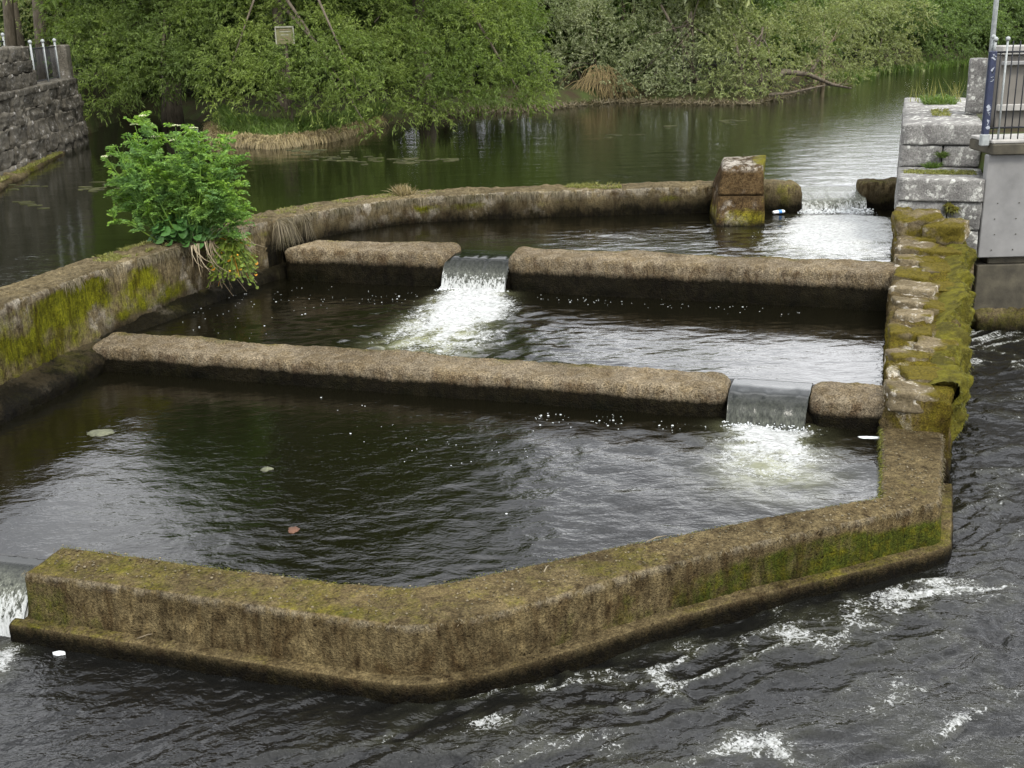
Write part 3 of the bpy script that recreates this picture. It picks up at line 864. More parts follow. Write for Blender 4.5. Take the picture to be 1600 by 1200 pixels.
# -- concrete bank wall behind the pier, with its dark recess and weedy foot
M['concrete'] = plain("grey_concrete", (0.165, 0.163, 0.158), 0.85, var=0.22, scale=2.2, bump=0.25)
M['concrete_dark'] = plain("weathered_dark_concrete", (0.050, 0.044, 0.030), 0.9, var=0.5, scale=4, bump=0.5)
M['pale_stone'] = plain("pale_coping", (0.26, 0.25, 0.23), 0.85, var=0.2, scale=6, bump=0.3)
CWY = 16.02
def cz(py): return float(at_depth(1570, py, CWY)[2])
cw = empty("concrete_wall", (6.66, CWY, 0))
tag(cw, "smooth grey concrete bank wall right of the stepped pier, dark and weedy below", "wall")
def cbox(name, z0, z1, y0, y1, mat, bv=0.015, x0=0.0): Build().box(((6.8 + x0) / 2, (y0 + y1) / 2, (z0 + z1) / 2), (6.8 - x0, y1 - y0, z1 - z0), bevel=bv).obj(name, mat, cw, False)
cbox("wall_panel", cz(402), cz(241) - .004, 0.0, 0.12, M['concrete'], .012, -.02)
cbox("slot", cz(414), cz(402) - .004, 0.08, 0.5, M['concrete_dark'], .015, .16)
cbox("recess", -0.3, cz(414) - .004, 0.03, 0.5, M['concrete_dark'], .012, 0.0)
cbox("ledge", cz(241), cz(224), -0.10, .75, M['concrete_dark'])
cbox("coping", cz(224) + .004, cz(224) + .05, -0.06, .72, M['pale_stone'], .01)
me, _, _, _ = wall_mesh("weedy_foot", [(0.0, 0.3, .30), (6.8, 0.3, .30)], [(0.0, -0.16, .24), (6.8, -0.16, .24)], -0.4, M['river_wall'],
                        lambda V, N: {"moss": 0.38 + 0.7 * (fbm(V * 2, 3, 4) - 0.5), "wet": np.clip(0.62 - 1.3 * V[:, 2], 0, 1), "pale": 0 * V[:, 0]}, 0.03, 0.10, 0, 0.05, 0.04, 0.04, 0.07, seed=55, smooth_n=0)
add("weedy_foot", me, cw)
for r_ in range(4):
    for c_ in range(5): Build().box((0.16 + c_ * 0.30 + 0.02 * (r_ % 2), -0.006, cz(390) + r_ * 0.22), (0.012, 0.012, 0.012)).obj("fixing_stub", M['concrete_dark'], cw, False)

# ------------------------------------------------------------------ ground
SH = np.array([(-400, 48), (-40, 44), (-12.4, 40), (-10.2, 37.5), (-8.9, 35.2), (-7.27, 29.92), (-5.65, 28.67), (-4.44, 30.15), (-3.54, 34.0), (-1.79, 36.8), (1.49, 38.3), (3.77, 40.4), (6.46, 38.5), (8.0, 37.9), (9.67, 41.0), (13.4, 48.5), (17.19, 53.9), (19.74, 56.2), (23.74, 59.5), (30, 63), (400, 70)])
def ground_z(x, y):
    ys = np.interp(x, SH[:, 0], SH[:, 1]) + 0.5 * (fbm(xyz(x * 0.6, 0 * x, 0), 3, 4) - 0.5) * 2
    d = y - ys
    land = 1.30 + 0.55 * smooth(-0.3, 1.6, d) + 0.035 * np.clip(d, 0, 30) + 0.25 * (fbm(xyz(x * 0.5, y * 0.5, 0), 3, 8) - 0.5)
    bed = -1.0 + 1.6 * smooth(20, 26, y)
    h = np.where(d > -0.3, land, bed)
    qx = -10.35 - (y - 23.6) * 0.123
    h = np.where((x < qx - 0.55) & (y > 8), 2.9 + 0.15 * (fbm(xyz(x, y, 0), 2, 3) - 0.5), h)
    h = np.where((x > 7.0) & (y > 16.6) & ((x - 8.3) * 0.92 > (y - 21.8) * 0.62), 2.6, h)
    return h
gx = np.unique(np.concatenate([np.linspace(-400, -40, 19), np.linspace(-40, 40, 200), np.linspace(40, 400, 19)]))
gy = np.unique(np.concatenate([np.linspace(-200, 0, 11), np.linspace(0, 75, 190), np.linspace(75, 600, 22)]))
GX, GY = np.meshgrid(gx, gy, indexing='ij')
GZ = ground_z(GX.ravel(), GY.ravel()).reshape(GX.shape)
idx = np.arange(GX.size).reshape(GX.shape)
GF = np.stack([idx[:-1, :-1], idx[1:, :-1], idx[1:, 1:], idx[:-1, 1:]], -1).reshape(-1, 4)
mg = Mat("river_bank_soil")
v = mg.coord()
n = mg.noise(v, 1.2, 6, 0.65)
mg.pbr(mg.mix(mg.ramp(n, [(0.4, 0), (0.6, 1)]), (0.034, 0.026, 0.014), (0.038, 0.052, 0.014)), 0.95, mg.bump(mg.noise(v, 9, 5), 0.8, 0.05), spec=0.15)
M['soil'] = mg.m
tag(add("ground", mesh_from("ground", xyz(GX.ravel(), GY.ravel(), GZ.ravel()), GF, M['soil'])), kind='structure')

# ------------------------------------------------------------------ water
def in_poly(x, y, poly):
    r = np.zeros(x.shape, bool)
    n = len(poly)
    for i in range(n):
        x1, y1 = poly[i]; x2, y2 = poly[(i + 1) % n]
        if y1 == y2: continue
        c = ((y1 > y) != (y2 > y)) & (x < (x2 - x1) * (y - y1) / (y2 - y1) + x1)
        r ^= c
    return r

def water(name, xs, ys, poly, z, mat, wave, attrs):
    X, Y = np.meshgrid(xs, ys, indexing='ij')
    x, y = X.ravel(), Y.ravel()
    dz = wave(x, y)
    idx = np.arange(X.size).reshape(X.shape)
    F = np.stack([idx[:-1, :-1], idx[1:, :-1], idx[1:, 1:], idx[:-1, 1:]], -1).reshape(-1, 4)
    cx, cy = x[F].mean(1), y[F].mean(1)
    F = F[in_poly(cx, cy, poly)]
    at_ = attrs(x, y)
    used = np.unique(F)
    remap = np.full(X.size, -1)
    remap[used] = np.arange(len(used))
    V = xyz(x, y, z + dz)[used]
    o = add(name, mesh_from(name, V, remap[F], mat, True, {k: np.clip(v, 0, 1.5)[used] for k, v in at_.items()}))
    return tag(o, kind='structure')

def plume(x, y, p0, p1, w0, w1):
    """A tongue of churned water from p0 to p1: along 0..1, across in widths."""
    p0, p1 = np.array(p0[:2]), np.array(p1[:2])
    d = p1 - p0
    L = np.linalg.norm(d)
    d /= L
    a = ((x - p0[0]) * d[0] + (y - p0[1]) * d[1]) / L
    c = (x - p0[0]) * -d[1] + (y - p0[1]) * d[0]
    w = w0 + (w1 - w0) * np.clip(a, 0, 1)
    return a, c / w

def mid(p, q): return ((p[0] + q[0]) / 2, (p[1] + q[1]) / 2)
fin, fout = F_IN[:, :2], F_OUT[:, :2]
fmid = (fin + fout) / 2
lmid = (LW_F + LW_B) / 2
def wl(front, off=0.25): return np.array(front) - FD * off
w2l, w2r = wl((-5.6, 13.74)), wl((4.3, 10.48))
w1l, w1r = wl((-4.3, 17.4)), wl((5.6, 14.1))

# pool 1 (nearest)
P1 = [tuple(p) for p in fmid] + [tuple(ax(0.8, 0.3)), tuple(w2r), tuple(w2l), (-6.2, 11.5), (-6.7, 9.6), (-6.9, 8.4), (-3.7, 8.2)]
fall2_c = np.array([2.62, 11.08])
def p1_wave(x, y):
    q = xyz(x, y, 0)
    warp = fbm(q * 0.5, 2, 3)[:, None] * np.array([1.2, 1.2, 0])
    d = np.hypot(x - fall2_c[0], y - fall2_c[1])
    e = np.exp(-d / 2.2)
    dist = 0.45 + 0.9 * smooth(1.5, -2.0, y - 9.6 - 0.25 * x)
    h = 0.013 * (fbm((q + warp) * np.array([1.6, 2.6, 1]), 3, 5) - 0.5) * dist + 0.006 * (ridged((q + warp) * np.array([4.5, 7.5, 1]), 2, 8) - 0.5) * dist
    h += 0.06 * e * (fbm(q * 4.0, 3, 9) - 0.5) + 0.05 * np.exp(-(d / 0.75) ** 2) * (fbm(q * 9, 3, 2) - 0.4)
    h += 0.010 * np.sin(d * 11 - 2 * fbm(q, 2, 4)) * np.exp(-d / 1.4) * smooth(0.6, 1.2, d)
    s = smooth(-3.6, -4.1, x) * smooth(9.6, 8.4, y)
    return h * (1 - .8 * s) - 0.06 * smooth(-.22, -.10, (x + 3.74) * -.27 + (y - 8.10) * -.963) * smooth(-3.45, -3.6, x)
def p1_attr(x, y):
    q = xyz(x, y, 0)
    a, c = plume(x, y, at(1200, 664, Z_POOL1), at(1205, 800, Z_POOL1), 0.38, 0.56)
    core = np.exp(-c * c * 1.1) * smooth(-0.06, 0.02, a)
    foam = core * (0.42 * smooth(0.75, 0.0, a) + 0.22 * smooth(0.25, 0.0, a))
    foam += 0.34 * np.exp(-c * c * 0.5) * smooth(-0.05, 0.05, a) * smooth(1.0, 0.4, a) * smooth(0.55, 0.8, ridged(q * np.array([2.6, 3.4, 1]) + fbm(q * 2, 2, 7)[:, None], 3, 15))
    foam += 0.20 * np.exp(-c * c * 0.35) * smooth(-0.1, 0.05, a) * smooth(1.3, 0.3, a) * smooth(0.5, 0.62, ridged(q * 1.7, 3, 4))
    # flecks along the foot of the weir
    l0, l1 = np.array([-0.2, 11.98]), np.array([2.2, 11.2])
    dl = np.abs((x - l0[0]) * 0.322 + (y - l0[1]) * 0.947)
    aer = core * smooth(1.05, 0.45, a) * 0.85
    return {"foam": foam, "aer": aer, "rough": 0.55 + 0.45 * smooth(-4.5, -1.0, x) + 0.5 * np.exp(-np.hypot(x - fall2_c[0], y - fall2_c[1]) / 1.5)}
water("pool_water", np.arange(-7.0, 4.4, 0.035), np.arange(6.9, 14.3, 0.035), P1, Z_POOL1, M['water1'], p1_wave, p1_attr)

# pool 2
P2 = [tuple(w2l), tuple(w2r), tuple(ax(0.8, 0.3)), tuple(ax(4.6, 0.4)), tuple(w1r), tuple(w1l), tuple(lmid[4]), tuple(lmid[3]), tuple(lmid[2])]
f1a, f1b = at(745, 456, Z_POOL2), at(636, 572, Z_POOL2)
def p2_wave(x, y):
    q = xyz(x, y, 0)
    a, c = plume(x, y, f1a, f1b, 0.5, 1.0)
    e = np.exp(-c * c * 0.5) * smooth(-0.1, 0.05, a) * smooth(1.5, 0.3, a)
    h = 0.012 * (fbm(q * np.array([1.5, 2.4, 1]), 3, 25) - 0.5) + 0.005 * (ridged(q * np.array([4, 7, 1]), 2, 28) - 0.5)
    h += 0.13 * e * (fbm(q * np.array([3.6, 5.5, 1]), 4, 29, .6) - 0.5) + 0.035 * np.exp(-((a - 0.0) / .2) ** 2 - c * c)
    h += 0.03 * np.exp(-c * c * 0.12) * smooth(0.0, 0.3, a) * smooth(2.0, 0.6, a) * (fbm(q * np.array([5, 8, 1]), 3, 22) - 0.5)
    return h * (1 - np.exp(-(np.hypot(x - 2.75, y - 11.5) / .62) ** 4)) - 0.05 * smooth(-.50, -.34, (x - 2.2) * FD[0] + (y - 11.2) * FD[1])
def p2_attr(x, y):
    q = xyz(x, y, 0)
    a, c = plume(x, y, f1a, f1b, 0.42, 0.62)
    n = fbm(q * np.array([2.5, 5, 1]), 3, 41)
    core = np.exp(-np.abs(c) ** 2.4) * smooth(-0.05, 0.02, a)
    st = fbm(xyz(a * 5.0, c * 3.5 + .8 * fbm(q * 1.5, 2, 3), 0), 4, 43)
    foam = core * (0.85 * smooth(1.25, 0.2, a) + 0.2 * smooth(0.35, 0, a)) + core * 0.9 * (st - 0.5) * smooth(.1, .4, a)
    side = np.exp(-((c - 1.1) / 0.8) ** 2) + 0.6 * np.exp(-((c + 1.1) / 0.7) ** 2)
    foam += 0.36 * side * smooth(0.0, 0.2, a) * smooth(1.4, 0.5, a) * smooth(0.46, 0.62, ridged(q * np.array([1.8, 4.0, 1]), 3, 44))
    return {"foam": foam, "aer": core * smooth(1.1, 0.7, a), "rough": 0.55 + 0.7 * np.exp(-c * c * 0.10) * smooth(-0.2, 0.2, a)}
water("pool_water", np.arange(-6.0, 5.8, 0.035), np.arange(10.6, 18.0, 0.035), P2, Z_POOL2, M['water1'], p2_wave, p2_attr)

# pool 3
P3 = [tuple(w1l), tuple(w1r), tuple(ax(4.9, 0.4)), tuple(ax(9.7, 0.4)), (4.0, 19.8)] + [tuple(p) for p in lmid[10:3:-1]]
f0a, f0b = at(1318, 338, Z_POOL3), at(1300, 420, Z_POOL3)
def p3_wave(x, y):
    q = xyz(x, y, 0)
    a, c = plume(x, y, f0a, f0b, 0.7, 1.2)
    e = np.exp(-c * c * 0.5) * smooth(-0.1, 0.02, a)
    return (1 - np.exp(-(np.hypot(x + .36, y - 16.65) / .68) ** 4)) * (0.010 * (fbm(q * np.array([1.6, 2.6, 1]), 3, 35) - 0.5) + 0.06 * e * (fbm(q * np.array([3.0, 4.5, 1]), 3, 36) - 0.5) + 0.02 * np.exp(-c * c * 0.06) * (fbm(q * np.array([4, 7, 1]), 3, 37) - 0.5)) - 0.05 * smooth(-.50, -.34, (x + .95) * FD[0] + (y - 16.38) * FD[1])
def p3_attr(x, y):
    q = xyz(x, y, 0)
    a, c = plume(x, y, f0a, f0b, 0.62, 0.95)
    core = np.exp(-np.abs(c) ** 2.2) * smooth(-0.05, 0.02, a)
    foam = core * (1.15 * smooth(1.0, 0.1, a) + 0.2 * smooth(1.3, 0.4, a))
    foam += 0.25 * np.exp(-(c / 2.0) ** 2) * smooth(0.0, 0.1, a) * smooth(0.45, 0.62, ridged(q * np.array([1.5, 3.5, 1]), 3, 14))
    return {"foam": foam, "aer": core * smooth(1.1, 0.3, a), "rough": 0.55 + 0.6 * np.exp(-c * c * 0.08)}
water("pool_water", np.arange(-4.6, 7.0, 0.045), np.arange(13.8, 20.2, 0.045), P3, Z_POOL3, M['water1'], p3_wave, p3_attr)

# the river above
RV = [(-13.5, 7.0), (-6.75, 7.0)] + [tuple(p) for p in lmid] + [(4.6, 19.85), (4.9, 19.72), (6.1, 19.64), (6.4, 19.75), tuple(ax(9.6, 0.5)), tuple(ax(12.7, 0.5)), (9.5, 24), (36, 66), (36, 80), (-14.5, 80), (-14.5, 30)]
ry = np.concatenate([np.arange(7, 30, 0.09), 30 * 1.006 ** np.arange(0, 164)])
rx = np.concatenate([np.arange(-14.5, 12, 0.09), np.arange(12, 37, 0.35)])
def rv_wave(x, y):
    q = xyz(x, y, 0)
    near_weir = np.exp(-np.hypot((x - 5.6), (y - 20.5) * 0.45) / 3.0)
    lip = 1.4 * np.exp(-(np.maximum(0, y - 19.6) / 0.5) ** 2) * smooth(4.6, 5.0, x) * smooth(6.4, 6.0, x)
    return 0.006 * (fbm(q * np.array([1.3, 2.6, 1]), 3, 45) - 0.5) + 0.035 * near_weir * (fbm(q * np.array([2.4, 3.6, 1]), 3, 46) - 0.5) - 0.07 * lip
def rv_attr(x, y):
    nw = np.exp(-np.hypot((x - 6.5) * 0.8, (y - 21.5) * 0.28) / 2.2)
    return {"foam": 0 * x, "aer": 0 * x, "rough": 0.22 + 1.3 * nw + 0.35 * smooth(4.0, 9.0, x) + 0.25 * fbm(xyz(x * 0.2, y * 0.1, 0), 3, 5)}
water("river_water", rx, ry, RV, Z_RIVER, M['water_river'], rv_wave, rv_attr)

# the tail water below
def tl_flow(x, y):
    """Rough along/across coordinates of the current that rounds the corner of the wall."""
    q = xyz(x, y, 0)
    w = fbm(q * 0.45, 3, 91) - 0.5
    # the stream comes down along the right wall, then swings left along the front wall
    ang = np.where(x > 3.6, 1.25, 0.42) + 0 * x
    ang = 0.42 + 0.85 * smooth(2.0, 5.5, x - 0.15 * (y - 8))
    return ang, w
def tl_wave(x, y):
    q = xyz(x, y, 0)
    warp = (np.stack([fbm(q * 0.7, 3, 61), fbm(q * 0.7 + 9, 3, 62), 0 * x], -1) - 0.5) * 1.5
    c, s = math.cos(0.5), math.sin(0.5)
    u, v = c * x + s * y, -s * x + c * y
    f = xyz(u * 0.62, v * 1.25, 0) + warp * 0.7
    calm = 0.55 + 0.45 * smooth(-3.5, 0.5, x) 
    h = 0.085 * (fbm(f * 1.5, 3, 63) - 0.5) + 0.045 * (ridged(f * 2.9, 3, 64) - 0.55) + 0.036 * (ridged(f * 5.6 + 3, 3, 69) - 0.5) + 0.020 * (fbm(q * 9.0 + warp * 3, 3, 70) - 0.5) + 0.014 * (ridged(f * 12.5, 2, 65) - 0.5)
    edge = np.exp(-np.hypot(x - 3.9, y - 8.6) / 0.9)
    return h * calm + 0.05 * edge * (fbm(q * 4, 3, 66) - 0.4) - 0.03
def tl_attr(x, y):
    q = xyz(x, y, 0)
    warp = (np.stack([fbm(q * 0.7, 3, 61), fbm(q * 0.7 + 9, 3, 62), 0 * x], -1) - 0.5) * 1.5
    c, s = math.cos(0.5), math.sin(0.5)
    u, v = c * x + s * y, -s * x + c * y
    f = xyz(u * 0.62, v * 1.25, 0) + warp * 0.7
    r = ridged(f * 2.9, 3, 64)
    r2 = ridged(f * 1.4 + 4.0, 3, 67)
    p = lambda a, b: at(a, b, 0.0)
    foam = 0 * x
    a, cc = plume(x, y, p(1480, 905), p(1130, 1035), 0.10, 0.35)
    foam += 0.40 * np.exp(-cc * cc) * smooth(-0.03, 0.05, a) * smooth(1.15, 0.2, a) * smooth(0.35, 0.75, r + 0.2 * smooth(0.6, 0, a))
    a, cc = plume(x, y, p(1130, 1035), p(500, 1180), 0.35, 0.5)
    foam += 0.22 * np.exp(-cc * cc) * smooth(-0.1, 0.1, a) * smooth(1.1, 0.6, a) * smooth(0.58, 0.85, r)
    foam += 0.28 * smooth(0.66, 0.86, r) * smooth(0.55, 0.80, r2) * smooth(-2.8, 0.2, x)
    for (a_, b_, rr, k_) in ((1180, 1160, 0.22, 0.50), (1500, 1130, 0.45, 0.26), (1350, 1190, 0.35, 0.24), (1560, 920, 0.30, 0.22), (760, 1120, 0.16, 0.30), (860, 1010, 0.14, 0.22)):
        g = p(a_, b_)
        foam += k_ * np.exp(-(((x - g[0]) / (rr * 1.5)) ** 2 + ((y - g[1]) / (rr * 0.8)) ** 2)) * smooth(0.40, 0.78, r)
    g = p(10, 1030)
    foam += 0.6 * np.exp(-(((x - g[0] + 0.05) / 0.16) ** 2 + ((y - g[1]) / 0.35) ** 2))
    foam += 0.5 * smooth(7.2, 10, x) * 0
    foam += 0.30 * smooth(0.72, 0.88, r) * np.exp(-((x - 6.2) / 1.0) ** 2) * smooth(13, 15.2, y)
    return {"foam": foam, "aer": 0.25 * foam, "rough": 0.75 + 0.35 * smooth(0.4, 0.8, r)}
TL = [(-8.5, 3.2), (10.5, 3.2), (11.5, 16.3), tuple(ax(6.6, 0.9)), tuple(ax(0.6, 0.3)), (3.3, 9.2), (-0.7, 7.5), (-3.6, 8.35), (-8.5, 8.6)]
water("tail_water", np.arange(-5.5, 10.5, 0.028), np.arange(4.9, 16.3, 0.028), TL, Z_TAIL, M['water_tail'], tl_wave, tl_attr)

# -- spillways: sheets of falling water
def fall_material(name, tint=(0.02, 0.022, 0.018)):
    m = Mat(name)
    v = m.coord((30, 30, 2.0))
    s1 = m.noise(v, 1.0, 4, 0.65, 0.3)
    v2 = m.coord((75, 75, 5))
    s2 = m.noise(v2, 1.0, 3, 0.7)
    st = m.math('ADD', m.math('MULTIPLY', s1, 0.6), m.math('MULTIPLY', s2, 0.4))
    f = m.math('ADD', m.attr("foam"), m.math('MULTIPLY', m.math('SUBTRACT', st, 0.5), 2.2))
    ff = m.ramp(f, [(0.45, 0.0), (0.62, 0.75), (0.85, 1.0)])
    gl = m.pbr(m.mix(m.math('MULTIPLY', m.attr("aer"), m.ramp(st, [(.38, .15), (.62, 1.6)])), (0.006, 0.007, 0.005), (0.22, 0.23, 0.18)), 0.04, m.bump(m.math('MULTIPLY', st, m.math('ADD', m.attr('aer'), 0.04)), 1.0, 0.03), ior=1.333, final=False)
    wh = m.pbr((0.40, 0.41, 0.40), 0.5, m.bump(st, 0.8, 0.03), spec=0.3, final=False)
    m.mixsh(ff, gl, wh)
    return m.m
M['fall'] = fall_material("falling_water")
def waterfall(label, a, b, flow, prof, foam, aer, seed, n=60, thick=0.03):
    """a, b: lip ends (x, y); prof: (along flow, z) points; foam/aer: values at those points."""
    a, b, flow = np.array(a), np.array(b), np.array(flow)
    pr = np.array(prof, float)
    d = np.concatenate([[0], np.cumsum(np.hypot(np.diff(pr[:, 0]), np.diff(pr[:, 1])))])
    t = np.linspace(0, d[-1], 44)
    # smooth the profile
    S = np.interp(t, d, pr[:, 0]); Z = np.interp(t, d, pr[:, 1])
    ker = np.hanning(9); ker /= ker.sum()
    S = np.convolve(np.pad(S, 4, 'edge'), ker, 'valid'); Z = np.convolve(np.pad(Z, 4, 'edge'), ker, 'valid')
    Fo, Ae = np.interp(t, d, foam), np.interp(t, d, aer)
    u = np.linspace(0, 1, n)
    base = a + (b - a) * u[:, None]
    G = np.zeros((n, len(t), 3))
    G[..., :2] = base[:, None] + flow * S[None, :, None]
    G[..., 2] = Z[None]
    lat = (b - a)
    ln = np.linalg.norm(lat)
    wob = (fbm(xyz(u[:, None] * ln * 7 + seed, t[None] * 1.6, 0 * u[:, None]), 3, seed) - 0.5)
    dn = np.array([flow[0] * 0.6, flow[1] * 0.6, 0.8])
    G += dn * (wob * 0.05 * smooth(0.15, 0.6, t / t[-1])[None])[..., None]
    pinch = 1 - 0.05 * smooth(0.2, 1.0, t / t[-1])
    c = (a + b) / 2
    G[..., :2] = c + flow * S[None, :, None] + (G[..., :2] - c - flow * S[None, :, None]) * pinch[None, :, None]
    idx = np.arange(n * len(t)).reshape(n, len(t))
    F = np.stack([idx[:-1, :-1], idx[1:, :-1], idx[1:, 1:], idx[:-1, 1:]], -1).reshape(-1, 4)
    V = G.reshape(-1, 3)
    low = V - np.array([flow[0], flow[1], 0.6]) * thick
    nv = len(V)
    rim = np.concatenate([idx[:, 0], idx[-1, 1:], idx[::-1, -1][1:], idx[0, ::-1][1:-1]])
    R = np.stack([rim, np.roll(rim, -1), np.roll(rim, -1) + nv, rim + nv], 1)
    FF = np.vstack([F, F[:, ::-1] + nv, R])
    edge = np.minimum(u, 1 - u)[:, None] * ln
    fo = np.broadcast_to(Fo, (n, len(t))) + 0.12 * np.exp(-edge / 0.05) * smooth(0.1, 0.5, t / t[-1])
    ae = np.broadcast_to(Ae, (n, len(t)))
    me = mesh_from("waterfall", np.vstack([V, low]), FF, M['fall'], True, {"foam": np.concatenate([fo.ravel()] * 2), "aer": np.concatenate([ae.ravel()] * 2)})
    return tag(add("waterfall", me), label, "waterfall")
waterfall("glassy sheet of water sliding through the gap in the nearest weir", (2.20, 11.20), (2.98, 10.95), FD,
          [(-0.55, 0.7305), (-0.30, 0.728), (-0.12, 0.71), (0.00, 0.665), (0.08, 0.585), (0.14, 0.46), (0.16, 0.38)], [0, 0, 0, 0.0, 0.05, 0.20, 0.55], [0, 0, 0.0, 0.05, 0.14, 0.22, 0.4], 3)
waterfall("streaky sheet of water breaking white between the two middle weir walls", (-0.95, 16.38), (0.0, 16.04), FD,
          [(-0.55, 1.1805), (-0.30, 1.177), (-0.12, 1.145), (0.02, 1.04), (0.11, 0.92), (0.18, 0.76), (0.20, 0.66)], [0, 0, 0.02, 0.12, 0.45, 0.75, 0.95], [0, 0, 0, 0.1, 0.3, 0.5, 0.6], 5)
waterfall("wide white curtain of water below the river, beside the stone pier", (4.96, 19.50), (6.08, 19.42), (-0.05, -0.999),
          [(-0.75, 1.475), (-0.35, 1.435), (-0.05, 1.375), (0.05, 1.33), (0.10, 1.24), (0.12, 1.12)], [0.12, 0.15, 0.1, 0.42, 0.62, 0.8], [0.3, 0.4, 0.45, 0.5, 0.6, 0.6], 7)
waterfall("white spill of water pouring off the left end of the front wall", (-5.6, 8.62), (-3.74, 8.10), (-0.27, -0.963),
          [(-0.24, 0.449), (-0.12, 0.442), (0.0, 0.40), (0.10, 0.30), (0.18, 0.12), (0.22, -0.1)], [0, 0, 0.05, 0.45, 0.7, 0.9], [0, 0, 0.2, 0.5, 0.6, 0.6], 9)
# ================================================================== VEGETATION
M['willow_a'] = foliage("willow_leaves", (0.105, 0.150, 0.032), (0.180, 0.235, 0.060), (0.080, 0.120, 0.028), trans=0.45)
M['willow_b'] = foliage("willow_leaves_bright", (0.125, 0.170, 0.034), (0.215, 0.270, 0.070), (0.095, 0.140, 0.030), trans=0.45)
M['sallow'] = foliage("sallow_leaves", (0.200, 0.230, 0.120), (0.330, 0.350, 0.215), (0.150, 0.185, 0.080), trans=0.4)
M['sallow_b'] = foliage("sallow_leaves_olive", (0.170, 0.210, 0.080), (0.275, 0.300, 0.140), (0.165, 0.180, 0.070), trans=0.4)
M['wood'] = foliage("woodland_leaves", (0.084, 0.138, 0.034), (0.162, 0.216, 0.066), (0.090, 0.132, 0.042), trans=0.4)
M['umbel'] = foliage("umbellifer_leaves", (0.118, 0.224, 0.029), (0.202, 0.314, 0.040), (0.106, 0.202, 0.062), trans=0.35, sat_noise=3.0)
M['ivy'] = foliage("broad_leaves", (0.040, 0.115, 0.022), (0.075, 0.170, 0.040), (0.055, 0.130, 0.030), trans=0.3, sat_noise=5.0)
M['cress'] = foliage("yellow_green_leaves", (0.090, 0.150, 0.016), (0.160, 0.190, 0.020), (0.080, 0.130, 0.016), dead=(0.45, 0.20, 0.015), trans=0.3, sat_noise=6.0)
M['grass'] = foliage("grass_blades", (0.110, 0.135, 0.022), (0.220, 0.210, 0.060), (0.160, 0.150, 0.050), trans=0.3, sat_noise=3.0)
M['greengrass'] = foliage("fresh_grass_blades", (0.060, 0.125, 0.020), (0.130, 0.190, 0.035), (0.085, 0.125, 0.030), trans=0.3, sat_noise=3.0)
M['straw'] = foliage("dry_grass", (0.230, 0.180, 0.085), (0.340, 0.280, 0.150), (0.150, 0.115, 0.055), trans=0.2, sat_noise=3.0)
M['deadroot'] = foliage("dry_roots", (0.170, 0.135, 0.080), (0.30, 0.25, 0.165), (0.120, 0.092, 0.052), trans=0.05, sat_noise=3.0)
M['mossblade'] = foliage("moss_fibres", (0.096, 0.100, 0.013), (0.160, 0.152, 0.016), (0.064, 0.068, 0.011), trans=0.2, sat_noise=4.0)
M['dryfibre'] = foliage("dry_algae_fibres", (0.105, 0.086, 0.049), (0.173, 0.143, 0.090), (0.064, 0.053, 0.022), trans=0.1, sat_noise=4.0)
M['flower'] = foliage("pale_flower_heads", (0.40, 0.42, 0.25), (0.55, 0.55, 0.36), (0.42, 0.45, 0.24), trans=0.2)
M['bark'] = bark("grey_brown_bark", (0.050, 0.040, 0.028), (0.130, 0.110, 0.080))
M['bark_pale'] = bark("pale_willow_stems", (0.10, 0.08, 0.05), (0.23, 0.19, 0.12))
M['stemfan'] = plain("dry_arching_stems", (0.19, 0.145, 0.065), 0.9, var=.4)
M['twig'] = plain("brown_twigs", (0.13, 0.095, 0.05), 0.9)

def leaf_cloud(base, axis, length, width, rng, name, mat, fold=0.25):
    """n leaves at base (n,3) pointing along axis (n,3) -> one mesh of diamond leaves."""
    n = len(base)
    ax_ = axis / np.maximum(np.linalg.norm(axis, axis=1, keepdims=True), 1e-6)
    side = np.cross(ax_, rng.normal(size=(n, 3)))
    side /= np.maximum(np.linalg.norm(side, axis=1, keepdims=True), 1e-6)
    nr = np.cross(ax_, side)
    L = np.broadcast_to(np.asarray(length), (n,))[:, None]
    W = np.broadcast_to(np.asarray(width), (n,))[:, None]
    V = np.stack([base, base + ax_ * L * 0.45 + side * W * 0.5 + nr * W * fold, base + ax_ * L - np.array([0, 0, 0.12]) * L, base + ax_ * L * 0.45 - side * W * 0.5 + nr * W * fold], 1).reshape(-1, 3)
    F = np.arange(n * 4).reshape(n, 4)
    return mesh_from(name, V, F, mat, False)

